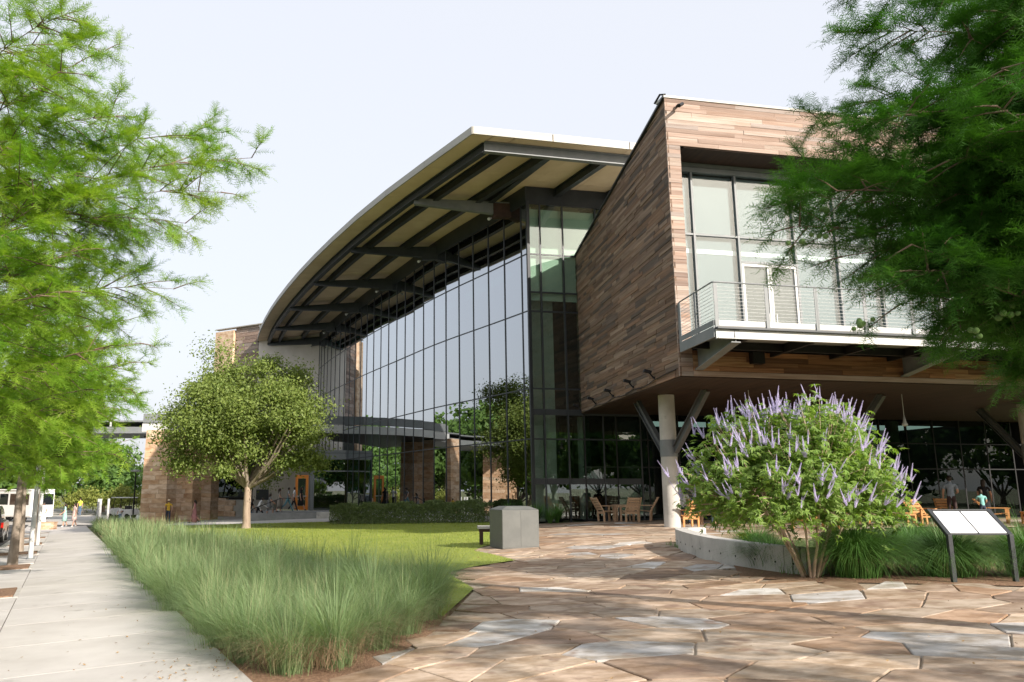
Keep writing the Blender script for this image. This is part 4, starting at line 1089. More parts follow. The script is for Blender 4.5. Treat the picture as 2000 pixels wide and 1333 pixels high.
# woodland and single trees beyond the street and the drive
gt = np.random.default_rng(9)
far = [(-40,98,7.5,4.2),(-33,104,7.5,4.5),(-46,90,7,4),(-28,108,7,4.2),(-36.5,92,4.8,3.0),(-52,84,8,4.4),(-58,76,9,4.8),(-55,62,9,4.5),(-50,52,8.5,4.2),(-46,43,9,4.5),(-42,34,8.5,4.2),(-38,26,9,4.3),(-33,20,8.5,4.1),(-62,96,10,5),(-48,106,9,5),(-22.5,114,7,4.2)]
far += [(14,-58,11,5.5),(27,-56,11,5.5),(40,-52,11,5.5),(52,-44,11,5.5),(62,-34,11,5.5)]
far += [(-46,66,9,4.6),(-50,71,9,4.8),(-54,76,9.5,5),(-44,60,8.5,4.4),(-62,88,10,5),(-68,94,10,5)]
far += [(-26,-38,10,5),(-14,-42,10,5.2),(-3,-40,9.5,5),(8,-44,10.5,5.4),(19,-41,10,5),(30,-40,10.5,5.2),(41,-36,10,5.2),(51,-28,10.5,5.2),(58,-17,10,5),(62,-6,10,5),(64,6,10.5,5.2),(63,18,10,5),(60,30,10,5)]
words = ['behind the golf cart', 'beyond the drive left of the stone pier', 'behind the white shuttle', 'far right of the woodland row', 'low in front of the woodland', 'left of the shuttle', 'at the far street corner', 'across the street from the shuttle',
         'across the street, fourth from the corner', 'across the street from the far parked car', 'across the street, mid row', 'across the street from the near parked car', 'across the street nearest the viewer', 'rising tallest at the back', 'rising behind the shuttle', 'farthest beyond the canopy'] + ['in the second row behind the viewer, '+k for k in ('first','second','third','fourth','fifth')] + ['across the street in the grove, '+k for k in ('nearest the lane','second','third','at its street end','fifth','last')] + ['in the row behind the viewer, '+k for k in ('leftmost','second from the left','third from the left','fourth from the left','middle one','fourth from the right','third from the right','second from the right','rightmost')] + ['east of the terrace out of the picture, '+k for k in ('first','second','third','fourth')]
for (x, y, h, r), wd in zip(far, words):
    if x < -41.5 and y > 0: h, r = h*1.4, r*1.2
    low = y < 0 or x < -41.5 or x > 50
    leafy_tree('woodland_tree', x, y, (x, y, tz(x)+h*(.5 if low else .58)), (r*(1.15 if low else 1), r*(1.15 if low else 1), h*(.55 if low else .46)), 'dense green broadleaf tree '+wd, m_treeleaf, nlobe=34, lr=(.9,1.7), nleaf=5200, size=.85 if low else .5, g=gt, trunk_r=.22, group='trees beyond the street', nl_limb=8, flat=.6)
for i, (x, y) in enumerate(((-37.5,86),(-34.2,87),(-31,88),(-41,84),(-44.5,80))):
    leafy_tree('yellow_shrub', x, y, (x, y, tz(x)+1.2), (2.0,1.4,1.3), 'yellow green shrub in the bank beyond the drive, '+('behind the hi-vis worker','right of the worker','behind the golf cart','left of the worker','farthest left')[i], m_treeleaf2, nlobe=16, lr=(.5,.9), nleaf=2600, size=.26, g=gt, trunk_r=.06, group='shrubs beyond the drive', cat='shrub', nl_limb=6)

# grass ----------------------------------------------------------------
def blades(P, D, L, w, bend, g, seg=4, droop=1.0):
    """arching blades from P leaning along the horizontal D; returns verts, tris"""
    n = len(P); side = np.stack([-D[:,1], D[:,0], np.zeros(n)], 1)
    t = np.linspace(0, 1, seg+1)
    out = bend[:,None]*L[:,None]*(t**1.6)[None]; up = L[:,None]*(t[None]-droop*bend[:,None]*.55*(t**2.4)[None])
    C = P[:,None]+D[:,None]*out[...,None]; C[...,2] += up
    ww = (w*(1-t**1.5)*.5)[None,:,None] if np.isscalar(w) else (w[:,None]*(1-t**1.5)[None]*.5)[...,None]
    A, B = C-side[:,None]*ww, C+side[:,None]*ww
    V = np.stack([A, B], 2).reshape(n, -1, 3)              # (n, 2(seg+1), 3)
    idx = []
    for s in range(seg):
        a = 2*s; idx.append((a, a+1, a+3))
        if s < seg-1: idx.append((a, a+3, a+2))
    I = np.array(idx); T = (np.arange(n)*V.shape[1])[:,None,None]+I[None]
    return V.reshape(-1,3), T.reshape(-1,3)
def hdir(g, n):
    a = g.uniform(0, 2*np.pi, n); return np.stack([np.cos(a), np.sin(a), np.zeros(n)], 1)
tzv = np.vectorize(tz)
def merge(parts):
    V, T, o = [], [], 0
    for v, t in parts: V.append(v); T.append(t+o); o += len(v)
    return np.concatenate(V), np.concatenate(T)
gg = np.random.default_rng(14)
BED = [(-2.0,8.2),(-1.2,7.5),(-.9,7.6),(-.25,9.6),(.1,12.0),(-.7,12.7),(-1.75,14.6),(-3.2,17.8),(-8.2,29.5),(-20.8,54.5),(-23.2,55.3),(-8.0,21.2)]
tufts = []
gx = random.Random(4)
for zone, (ya, yb, sp, n) in enumerate(((7, 13.5, .52, 9000), (13.5, 24, .50, 9000), (24, 57, .72, 14000))):
    cur = [(-1.85,8.35),(-1.35,7.75),(-.95,7.95),(-.62,8.75),(-.35,9.55),(-.12,10.5),(-.02,11.5),(-2.35,9.2),(-2.75,10.1)] if zone == 0 else []
    for _ in range(n):
        p = (gx.uniform(-24, .3), gx.uniform(ya, yb))
        if not inside(p, BED): continue
        if all((p[0]-q[0])**2+(p[1]-q[1])**2 > sp*sp for q in cur): cur.append(p)
    tufts.append(cur)
parts, dry = [], []
for zone, (cur, nb, w, seg) in enumerate(zip(tufts, (1000, 190, 70), (.0042, .009, .024), (5, 4, 3))):
    for p in cur:
        k = int(nb*gg.uniform(.7,1.2)); rad = np.abs(gg.normal(0,.10,(k,1))); d = hdir(gg, k)
        P = np.zeros((k,3)); P[:,:2] = np.array(p)+d[:,:2]*rad; P[:,2] = tz(p[0])
        near = min(1., max(.6, (p[1]-6.6)/3.2)) if zone == 0 else 1.
        hgt = .98*gg.uniform(.8,1.15)*(.72+.28*near)
        L = hgt*gg.uniform(.55,1.25,k)*(gx.uniform(.78,1.18) if zone == 0 else gx.uniform(.85,1.12)); b = np.clip(gg.normal(.78 if zone == 0 else .66,.30,k), .02, 1.3)
        dd = nrmz(d+gg.normal(0,.35,(k,3))*np.array([1,1,0])+np.array([-.12,0,0]))
        parts.append(blades(P, dd, L, w*gg.uniform(.6,1.3,k), b, gg, seg))
V, T = merge(parts); obj('muhly_grass', tri_mesh('muhly_grass', V, T), m_muhly, kind='stuff')
# straw skirt along the near edge of the bed
for _ in range(240):
    i = gx.choice([0,0,1,1,1,2,2,2,2,3,3,3]); seg_ = [((-2.1,8.5),(-1.6,7.75)),((-1.6,7.75),(-.9,7.6)),((-.9,7.6),(-.25,9.6)),((-.25,9.6),(.05,11.6))][i]
    t = gx.random(); p = (seg_[0][0]*(1-t)+seg_[1][0]*t, seg_[0][1]*(1-t)+seg_[1][1]*t)
    e = Vector((seg_[1][0]-seg_[0][0], seg_[1][1]-seg_[0][1], 0)).normalized(); nrm_ = np.array([e.y, -e.x, 0])
    k = 9; P = np.zeros((k,3)); P[:,0] = p[0]-nrm_[0]*.12+gg.normal(0,.06,k); P[:,1] = p[1]-nrm_[1]*.12+gg.normal(0,.06,k); P[:,2] = tz(p[0])+gg.uniform(.0,.2,k)
    d = nrmz(nrm_+gg.normal(0,.55,(k,3))*np.array([1,1,0])); dry.append(blades(P, d, gg.uniform(.18,.5,k), gg.uniform(.003,.006,k), gg.uniform(.7,1.35,k), gg, 4, 1.25))
V, T = merge(dry); obj('dry_grass', tri_mesh('dry_grass', V, T), m_dry, kind='stuff')
# pale seed stalks that rise above the mounds
N = 4200; ti = gg.integers(0, 3, N); P = np.zeros((N,3))
for i in range(N):
    c = tufts[ti[i]]; q = c[int(gg.integers(len(c)))]; P[i] = (q[0]+gg.normal(0,.09), q[1]+gg.normal(0,.09), tz(q[0]))
V, T = blades(P, hdir(gg, N), gg.uniform(.7,1.12,N), np.where(ti == 0, .0035, np.where(ti == 1, .006, .014)), np.clip(gg.normal(.4,.2,N),.03,.9), gg, 4)
obj('seed_stalks', tri_mesh('seed_stalks', V, T), m_stalk, kind='stuff')
# short turf
N = 150000
px = gg.uniform(-20, 4.4, N); py = 10.4+(gg.uniform(0, 1, N)**1.7)*40
lx = np.array(LAWN); keep = np.zeros(N, bool); c = np.zeros(N, bool)
for i in range(len(LAWN)):
    (x0, y0), (x1, y1) = LAWN[i], LAWN[i-1]
    c ^= ((y0 > py) != (y1 > py)) & (px < (x1-x0)*(py-y0)/(y1-y0+1e-12)+x0)
px, py = px[c], py[c]; n = len(px)
P = np.stack([px, py, tzv(px)+.01], 1); sc = np.clip(py/14, 1, 3)
V, T = blades(P, hdir(gg, n), gg.uniform(.025,.055,n)*np.minimum(sc,1.4), .006*sc, gg.uniform(.2,.9,n), gg, 2)
obj('turf', tri_mesh('turf', V, T), m_lawnblade, kind='stuff')
# big arching mounds round the sign
mounds = [(6.62,12.9,1.05,1.0,'big arching grass mound left of the information sign'), (7.98,12.8,.85,.85,'grass mound between the two posts of the sign'), (9.2,12.7,.9,.9,'grass mound right of the sign'),
          (7.3,14.3,.7,.8,'grass mound behind the sign, between the two nearer mounds'), (8.6,14.8,.8,.75,'grass mound behind the sign on its far side'), (5.95,14.6,.65,.7,'grass mound behind the flowering shrub'), (6.5,16.6,.75,.7,'far grass mound behind the concrete seat wall'), (9.6,16.4,.9,.75,'far grass mound near the terrace')]
for x, y, r, h, lab in mounds:
    t = empty('grass_mound', (x, y, tz(x)), lab, 'grass', 'grass mounds around the sign')
    k = 3400 if y < 14 else 1700
    d = hdir(gg, k); P = np.zeros((k,3)); P[:,:2] = np.array((x,y))+d[:,:2]*np.abs(gg.normal(0,.14,(k,1))); P[:,2] = tz(x)
    dd = nrmz(d+gg.normal(0,.25,(k,3))*np.array([1,1,0]))
    V, T = blades(P, dd, gg.uniform(.75,1.25,k)*(h+r)*.62, gg.uniform(.006,.012,k), np.clip(gg.normal(.78,.24,k),.05,1.25), gg, 6, 1.45)
    obj('blades', tri_mesh('blades', V, T), m_mound, t)
    k = 120; d = hdir(gg, k); P = np.zeros((k,3)); P[:,:2] = np.array((x,y))+d[:,:2]*.12; P[:,2] = tz(x)
    V, T = blades(P, d, gg.uniform(.4,.9,k), gg.uniform(.006,.010,k), gg.uniform(.6,1.2,k), gg, 5, 1.4); obj('dead_blades', tri_mesh('dead_blades', V, T), m_dry, t)

# softer green cover between and behind the mounds
N = 16000; px = gg.uniform(5.7, 13.5, N); py = gg.uniform(13.3, 20.5, N); P = np.stack([px, py, tzv(px)], 1)
lump = .7+.3*np.sin(px*2.3)*np.cos(py*1.9)
V, T = blades(P, hdir(gg, N), gg.uniform(.2,.5,N)*lump*np.where(py > 16, .6, 1), .012, np.clip(gg.normal(.6,.25,N),.05,1.1), gg, 4, 1.2)
obj('ground_cover', tri_mesh('ground_cover', V, T), m_muhly, kind='stuff')
# flowering chaste tree
gv = np.random.default_rng(17)
sx, sy = 5.93, 13.05; sz = tz(sx)
vit = empty('flowering_shrub', (sx, sy, sz), 'large round shrub with lilac flower spikes beside the flagstones', 'shrub')
stems = MB(); tips = []
for i in range(15):
    a = i*2.4+gv.uniform(-.3,.3); rr = gv.uniform(.5,1.0)
    p0 = Vector((sx+.10*math.cos(a), sy+.10*math.sin(a), sz-.03)); p1 = Vector((sx+.55*rr*math.cos(a), sy+.45*rr*math.sin(a), sz+gv.uniform(.45,.75)))
    p2 = Vector((sx+1.15*rr*math.cos(a), sy+.95*rr*math.sin(a), sz+gv.uniform(1.1,1.6))); r0 = gv.uniform(.016,.030)
    stems.tube([p0, p0.lerp(p1,.5)+Vector((0,0,.03)), p1, p2], [r0, r0*.85, r0*.7, r0*.4], 7)
    tips.append(p2)
nt = 380
d = nrmz(gv.normal(0,1,(nt,3))); d[:,2] = np.where(d[:,2] < -.62, -d[:,2], d[:,2])
lump = 1+.2*np.sin(d[:,0]*5.1+1)*np.cos(d[:,1]*4.3+d[:,2]*3)+gv.uniform(-.12,.08,nt)
lump = np.minimum(lump, 1.13)
E_ = np.array((sx-.20, sy, sz+1.42))+d*np.array([1.56,1.3,1.10])*lump[:,None]
E_[:,2] += .22*np.exp(-((E_[:,0]-sx-.1)/.7)**2)*(d[:,2] > .3)
LT = []
for q, dv in zip(E_, d):
    b = min(tips, key=lambda t: (t-Vector(q)).length); mid = b.lerp(Vector(q), .5)+Vector((0,0,-.08))
    stems.tube([b, mid, q], [.011,.008,.004], 4, cap=False)
    # palmate leaves along the outer part of the twig
    for s in np.linspace(.3, 1., 10):
        o = np.array(b)*(1-s)+np.array(q)*s+gv.normal(0,.09,3)
        for _ in range(3):
            pet = nrmz(gv.normal(0,1,3)+dv*.5); cpt = o+pet*gv.uniform(.04,.12); nn = nrmz(gv.normal(0,.5,3)+np.array([0,0,1.])+dv*.5)
            ax = nrmz(np.cross(nn, gv.normal(0,1,3))); bx = np.cross(nn, ax)
            for k, a in enumerate((-1.25,-.62,0,.62,1.25)):
                dirn = ax*math.cos(a)+bx*math.sin(a)-nn*.22; ln = (.10 if k == 2 else .088 if k in (1,3) else .06)*gv.uniform(.85,1.3); sd = nrmz(np.cross(nn, dirn))*ln*.13
                m = cpt+dirn*ln*.45; e = cpt+dirn*ln-nn*ln*.15
                LT.append((cpt, m+sd, e)); LT.append((cpt, e, m-sd))
stems.build('stems', m_shrubbark, vit)
obj('leaves', soup(np.array(LT)), m_vitex, vit)
# flower spikes: a few meshes shared by all
sp_me = []
for v in range(4):
    mb = MB(); L = .32+.03*v
    def spike(mb, base, axis, L, r):
        axis = Vector(axis).normalized(); u = axis.orthogonal().normalized(); w_ = axis.cross(u)
        n = int(L/.019)
        mb.tube([base, Vector(base)+axis*L], [.003,.002], 4, cap=False)
        for i in range(n):
            t = i/n; rr = r*(1-t*.8)*(.9+.2*random.random()); k = 5 if t < .7 else 4
            for j in range(k):
                a = 2*math.pi*(j/k)+i*1.1; o = (u*math.cos(a)+w_*math.sin(a)); c = Vector(base)+axis*(L*(.04+.96*t))+o*rr*.75
                s = r*.62*(1-.5*t); tt = axis.cross(o)
                mb._add([c-tt*s, c+axis*s*.9+o*s*.4, c+tt*s, c-axis*s*.9+o*s*.3, c+o*s*.9], [(0,4,1),(1,4,2),(2,4,3),(3,4,0)])
    spike(mb, (0,0,0), (.04*v-.06,.03,1), L, .018)
    for k in range(1+v % 2): 
        a = k*2.2+v; spike(mb, (0,0,-.03), (.42*math.cos(a),.42*math.sin(a),1), L*.55, .016)
    me = mb.mesh('flower_spike'); me.materials.append(m_flower); sp_me.append(me)
up = [i for i in range(nt) if d[i,2] > -.25]
cnt = 0
for i in up:
    for rep in range(1 if gv.random() < .35 else 2):
        if cnt >= 298: break
        dv = Vector(d[i]); ax = (dv*Vector((.42,.42,.25)) + Vector((gv.normal(0,.2), gv.normal(0,.2), .8))).normalized()
        o = bpy.data.objects.new('flower_spike', sp_me[int(gv.integers(4))])
        q = Vector(E_[i])+dv*.06+Vector((gv.normal(0,.05), gv.normal(0,.05), -.02)) + (Vector((gv.normal(0,.07),gv.normal(0,.07),-.05)) if rep else Vector((0,0,0)))
        put(o, vit, Matrix.Translation(q) @ ax.to_track_quat('Z','X').to_matrix().to_4x4() @ Matrix.Rotation(gv.uniform(0,6.3),4,'Z') @ Matrix.Scale(gv.uniform(.52,.95), 4)); cnt += 1

# clipped hedge before the facade and the leafy plants at the glass corner
h0, h1 = Vector((-5.3,43.3,0)), Vector((2.5,37.6,0)); hd = (h1-h0).normalized(); hn = Vector((hd.y,-hd.x,0))
hedge = empty('hedge', tuple((h0+h1)/2), 'long low clipped hedge along the foot of the glass facade', 'hedge')
n = 26000; a = gv.uniform(0, (h1-h0).length, n); bq = gv.uniform(-.5,.5,n); zq = gv.uniform(0,1,n)**.7*.95
fr = gv.random(n); bq = np.where(fr < .45, -.5+np.abs(gv.normal(0,.1,n)), bq); zq = np.where((fr > .45) & (fr < .75), .95-np.abs(gv.normal(0,.07,n)), zq)
lum = .06*np.sin(a*3.1)+.05*np.sin(a*7.7+2)
P = np.array(h0)[None]+np.array(hd)[None]*a[:,None]-np.array(hn)[None]*(bq+0*lum)[:,None]; P[:,2] = tzv(P[:,0])+zq*(1+lum*1.6)
obj('foliage', soup(leaf_tris(P, nrmz(gv.normal(0,1,(n,3))+np.array([-.3,-.5,.6])), .085, gv)), m_hedge, hedge)
mb = MB()
for k in range(60):
    q = h0.lerp(h1, (k+.5)/60); mb.tube([z3(q, tz(q.x)-.02), z3(q+Vector((random.uniform(-.2,.2),random.uniform(-.2,.2),0)), tz(q.x)+.6)], .015, 4)
mb.build('stems', m_bark, hedge)
for i, (x, y, h) in enumerate(((3.25,36.6,1.1),(4.3,34.6,1.15),(5.2,34.75,1.0),(4.8,34.1,.75))):
    t = empty('leafy_plant', (x, y, tz(x)), ('dark leafy plant at the hedge end', 'tall leafy plant at the foot of the glass corner', 'leafy plant against the end glass', 'low leafy plant in front of the glass corner')[i], 'plant', 'plants at the glass corner')
    k = 260; d_ = hdir(gv, k); P = np.zeros((k,3)); P[:,:2] = np.array((x,y))+d_[:,:2]*.06; P[:,2] = tz(x)
    V, T = blades(P, d_, gv.uniform(.5,1.1,k)*h, gv.uniform(.018,.04,k), np.clip(gv.normal(.45,.25,k),.05,1.), gv, 4); obj('blades', tri_mesh('blades', V, T), m_mound, t)
# ------------------------------------------------------------------ furniture and small things on the ground
sign = empty('information_sign', (7.95, 12.0, tz(7.9)), 'dark framed information sign with two white slanted panels on two posts', 'sign')
xa, xb, yb, zb, yt, zt_ = 7.53, 8.43, 12.0, .95, 12.48, 1.29
for x in (xa, xb):
    mb = MB(); mb.box(x-.032, x+.032, yb-.03, yb+.03, tz(x)-.05, zb-.0); mb.bar((x, yb+.005, zb-.012), (x+.03, yt, zt_), .064, .055); mb.build('post', m_charcoal, sign, bevel=.005)
mb = MB(); mb.bar((xa+.062, yt-.02, zt_-.014), (xb-.002, yt-.02, zt_-.014), .055, .05); mb.build('top_rail', m_charcoal, sign, bevel=.004)
mb = MB(); mb.bar((xa+.034, yb+.015, zb+.005), (xb-.034, yb+.015, zb+.005), .03, .022); mb.build('bottom_rail', m_charcoal, sign)
sl = Vector((.03, yt-yb, zt_-zb)).normalized(); nn = Vector((1,0,0)).cross(sl).normalized()
def sp_(a, t, o=0.): return Vector((xa, yb, zb)) + Vector((1,0,0))*(a) + Vector((.03, yt-yb, zt_-zb))*t + nn*o
for a0, a1 in ((.036, .442), (.458, .864)):
    mb = MB(); mb.hexa([sp_(a0,.045,-.012), sp_(a1,.045,-.012), sp_(a1,.94,-.012), sp_(a0,.94,-.012), sp_(a0,.045,.012), sp_(a1,.045,.012), sp_(a1,.94,.012), sp_(a0,.94,.012)])
    pn = mb.build('panel', m_panel, sign)
    mb = MB()
    for r in range(9):
        t = .82-.075*r; ln = random.uniform(.22,.34)
        mb.hexa([sp_(a0+.03,t-.012,.0125), sp_(a0+.03+ln,t-.012,.0125), sp_(a0+.03+ln,t+.012,.0125), sp_(a0+.03,t+.012,.0125), sp_(a0+.03,t-.012,.0135), sp_(a0+.03+ln,t-.012,.0135), sp_(a0+.03+ln,t+.012,.0135), sp_(a0+.03,t+.012,.0135)])
    mb.build('faint_text_block', m_signtext, pn)
mb = MB(); mb.bar(sp_(.45,.03,.004), sp_(.45,.95,.004), .014, .026, up=nn); mb.build('divider', m_charcoal, sign)

gb = empty('grey_cabinet', (2.05, 21.7, tz(2)), 'plain grey metal cabinet with a shallow hipped lid on the flagstones', 'cabinet')
gm = TR(2.1, 21.78, tz(2.1), R(17))
mb = MB(); mb.box(-.52, .52, -.46, .46, 0, .985); mb.build('body', m_boxgrey, gb, gm, bevel=.012)
for x0, x1 in ((-.505,-.004),(.004,.505)):
    mb = MB(); mb.box(x0, x1, -.466, -.455, .05, .96); mb.build('door', m_boxgrey, gb, gm)

mb = MB(); mb.hexa([(-.53,-.47,.987),(.53,-.47,.987),(.53,.47,.987),(-.53,.47,.987),(-.33,-.27,1.075),(.33,-.27,1.075),(.33,.27,1.075),(-.33,.27,1.075)]); mb.build('lid', m_boxgrey, gb, gm, bevel=.008)
bn = empty('garden_bench', (1.9, 23.2, tz(1.9)), 'dark backless bench with a pale slab seat behind the grey cabinet', 'bench')
bz = tz(1.6)
mb = MB(); mb.box(1.2, 2.9, 22.95, 23.4, bz+.44, bz+.52); mb.build('seat', m_conc, bn, bevel=.01)
mb = MB(); mb.box(1.24, 2.86, 23.0, 23.35, bz+.36, bz+.438); mb.build('apron', m_darkwood, bn)
for x in (1.26, 2.76):
    for y in (23.0, 23.27):
        mb = MB(); mb.box(x, x+.09, y, y+.08, bz-.02, bz+.358); mb.build('leg', m_darkwood, bn)
# low curved seat wall of cast concrete behind the shrub
sw_pts = catmull([(6.75,20.75),(6.15,20.3),(5.86,19.2),(5.62,17.2),(5.62,15.4),(5.95,13.75),(6.3,13.35)], 6)
wallo = empty('seat_wall', (5.8, 17, tz(5.8)), 'low curved concrete seat wall round the planting behind the shrub', 'wall')
mb = MB()
for a, b in zip(sw_pts[:-1], sw_pts[1:]): mb.bar(z3(a, .38), z3(b, .38), .3, .56)
mb.build('wall', m_conc, wallo)
mb = MB()
for k in range(3, len(sw_pts)-3, 2):
    a, b = sw_pts[k], sw_pts[k+1]; dn = (b-a).normalized(); sn = Vector((dn.y, -dn.x, 0)); sn = sn if sn.x < 0 else -sn
    q = z3(a+sn*.149, .40); mb.tube([q, q+sn*.008], .018, 8)
mb.build('tie_hole', m_black, wallo)
bo = MB(); bo.lathe([(.05,-.05),(.75,0),(.85,.25),(.72,.5),(.4,.62),(.02,.66)], 9, (22.75,29.9,.26), .75, .6)
tag(bo.build('boulder', m_pierstone), 'rough sandstone boulder at the far right edge of the terrace', 'boulder')

def patio_chair(label, m, recline=.18, low=0., group='wooden terrace chairs'):
    t = empty('patio_chair', (0,0,0), label, 'chair', group); W[t] = Matrix.Identity(4)
    sh = .42-low
    for x in (-.27, .27):
        mb = MB(); mb.box(x-.03, x+.03, .22, .29, 0, .62-low); mb.build('leg', m, t)
        mb = MB(); mb.bar((x, -.24, 0), (x, -.26, sh), .06, .06, up=(0,1,0)); mb.build('leg', m, t)
        mb = MB(); mb.box(x-.045, x+.045, -.34, .33, .622-low, .652-low); mb.build('armrest', m, t)
        mb = MB(); mb.bar((x, -.25, sh-.02), (x, -.30-recline*1.6, .98-low), .05, .04, up=(0,1,0)); mb.build('back_post', m, t)
    for y in (.22, -.275):
        mb = MB(); mb.box(-.24, .24, y, y+.035, sh-.1, sh-.04); mb.build('rail', m, t)
    for k in range(5):
        y = -.24+k*.1; mb = MB(); mb.box(-.24, .24, y, y+.085, sh-.035+.01*k, sh-.01+.01*k); mb.build('seat_slat', m, t)
    for k in range(5):
        z = sh+.09+k*.105; y = -.262-(z-sh)/(.98-low-sh)*(.05+recline*1.6)+.03
        mb = MB(); mb.bar((-.235, y, z), (.235, y, z), .02, .085); mb.build('back_slat', m, t)
    return t
ch1 = patio_chair('weathered armchair on the left of the shaded terrace group', m_teakgrey)
ch2 = patio_chair('orange reclining armchair', m_teak, .32, .06)
def place(src, first, x, y, face, label, z=None):
    o = src if first else copy_tree(src)
    o.matrix_basis = TR(x, y, tz(x) + .02 if z is None else z, face); W[o] = o.matrix_basis
    o['label'] = label; return o
place(ch1, True, 7.15, 34.0, R(-75), 'grey wooden armchair on the left of the small terrace table')
place(ch1, False, 7.95, 33.3, R(10), 'grey wooden armchair with its back to the lawn, left of the concrete column')
place(ch1, False, 8.85, 34.4, R(70), 'grey wooden armchair right of the small terrace table')
place(ch2, True, 8.95, 28.9, R(8), 'orange reclining armchair with its back turned, just right of the concrete column')
place(ch2, False, 12.3, 27.2, R(-70), 'orange armchair behind the flowering shrub, left one')
place(ch2, False, 13.4, 27.4, R(40), 'orange armchair behind the flowering shrub, right one')
place(ch2, False, 18.35, 30.6, R(184), 'orange armchair facing the lawn, between the shrub and the sign')
place(ch2, False, 16.6, 32.0, R(200), 'orange armchair farther back between the shrub and the sign')
place(ch2, False, 22.1, 31.9, R(-118), 'orange reclining armchair above the right post of the sign')
place(ch2, False, 21.0, 33.4, R(160), 'orange armchair behind the child in turquoise')
place(ch2, False, 23.4, 31.0, R(100), 'orange armchair at the far right of the terrace')
place(ch1, False, 9.6, 31.6, R(160), 'grey wooden armchair of the bald man behind the column')
place(ch1, False, 10.5, 31.3, R(170), 'grey wooden armchair of the person in a white cap')
def table(x, y, w, d, h, m, label):
    t = empty('patio_table', (x, y, tz(x)), label, 'table', 'wooden terrace tables'); z0 = tz(x)+.02
    for k in range(6):
        mb = MB(); mb.box(x-w/2+k*w/6, x-w/2+(k+1)*w/6-.012, y-d/2, y+d/2, z0+h-.03, z0+h); mb.build('top_slat', m, t)
    mb = MB(); mb.box(x-w/2+.02, x+w/2-.02, y-d/2+.03, y+d/2-.03, z0+h-.10, z0+h-.031); mb.build('apron', m, t)
    for sx_ in (-1, 1):
        for sy_ in (-1, 1):
            mb = MB(); cx, cy = x+sx_*(w/2-.05), y+sy_*(d/2-.05); mb.box(cx-.03, cx+.03, cy-.03, cy+.03, z0-.02, z0+h-.101); mb.build('leg', m, t)
table(8.0, 34.6, .8, .8, .66, m_teakgrey, 'small square table among the grey chairs left of the column')
table(17.2, 30.3, 1.1, .6, .45, m_teak, 'low orange table beside the armchair facing the lawn')
table(22.9, 31.2, .6, .6, .45, m_teak, 'low orange table between the far right armchairs')

# fallen leaves and twigs on the paving
m_litter = M('leaf_litter', (.20,.12,.06), (.34,.24,.12), scale=9, rough=.9, rnd=.4)
g5 = np.random.default_rng(31); n = 520
px = np.concatenate([g5.uniform(-1, 8, 260), g5.normal(-2.1, .5, 160), g5.uniform(-6, -2, 100)]); py = np.concatenate([g5.uniform(6.5, 20, 260), g5.normal(8.2, .5, 160), g5.uniform(8, 16, 100)])
P = np.stack([px, py, tzv(px)+.032], 1); obj('leaf_litter', soup(leaf_tris(P, nrmz(g5.normal(0,.35,(n,3))+np.array([0,0,1.])), .035, g5)), m_litter, kind='stuff')
# street side: pole, tree pits, posts, lamp, box bench
for i, (al, lab) in enumerate(((8.8,'bark filled tree pit at the left picture edge'),(15.85,'bark filled tree pit round the trunk beside the silver pole'),(22.9,'third bark filled tree pit along the sidewalk'),(29.95,'fourth bark filled tree pit along the sidewalk'),(37,'bark filled tree pit nearest the brick bench'))):
    cx, cy = sw(al, 2.83); t = empty('tree_pit', (cx, cy, tz(cx)), lab, 'tree pit', 'tree pits along the sidewalk')
    q = lambda a, c: sw(al+a, 2.83+c)
    mb = MB(); mb.prism([q(-.8,-.62), q(.8,-.62), q(.8,.62), q(-.8,.62)][::-1], lambda x, y: tz(x)-.03, lambda x, y: tz(x)+.05); mb.build('bark_bed', m_mulch, t)
    mb = MB()
    for a0, a1, c0, c1 in ((-.88,.88,-.7,-.625),(-.88,.88,.625,.7),(-.88,-.805,-.62,.62),(.805,.88,-.62,.62)): mb.prism([q(a0,c0), q(a1,c0), q(a1,c1), q(a0,c1)][::-1], lambda x, y: tz(x)-.03, lambda x, y: tz(x)+.03)
    mb.build('edging', m_kerb, t)
for i, (x, y, h) in enumerate(((-12.35,25.1,3.05),(-16.1,33.2,3.2))):
    z0 = tz(x); t = empty('silver_pole', (x, y, z0), ('tall plain silver pole beside the second tree pit','silver pole farther along between the slim trunks')[i], 'pole', 'silver poles')
    mb = MB(); mb.tube([(x,y,z0),(x+.0,y,z0+h)], [.075,.06], 12); mb.build('shaft', m_steelpale, t)
    mb = MB(); mb.tube([(x,y,z0-.02),(x,y,z0+.06)], .12, 12); mb.build('base_plate', m_steelgrey, t)
for i, (x, y) in enumerate(((-24.1,58.2),(-23.75,57.7),(-23.35,58.1))):
    mb = MB(); z0 = tz(x); mb.tube([(x,y,z0-.05),(x,y,z0+1.85)], .085, 12); mb.tube([(x,y,z0+1.855),(x,y,z0+1.9)], .095, 12)
    tag(mb.build('marker_post', m_steelpale), ('left','middle','right')[i]+' one of three pale posts at the far end of the sidewalk', 'post', 'pale posts')
x, y = -24.1, 65.; z0 = tz(x); t = empty('street_lamp', (x, y, z0), 'thin black street lamp beside the stone pier', 'street lamp')
mb = MB(); mb.tube([(x,y,z0-.05),(x,y,z0+4.0)], [.07,.05], 8); mb.build('pole', m_black, t)
mb = MB(); mb.lathe([(.05,0),(.42,.05),(.42,.1),(.06,.2)], 12, (x,y,z0+3.95)); mb.build('lamp_head', m_steelpale, t)
x, y = -25.6, 53.6; z0 = tz(x); t = empty('brick_bench', (x, y, z0), 'long reddish brick bench block at the end of the sidewalk', 'bench')
bm_ = TR(x, y, z0, R(8))
mb = MB(); mb.box(-.6, .6, -.35, .35, 0, .42); core = mb.build('core', m_joint, t, bm_)
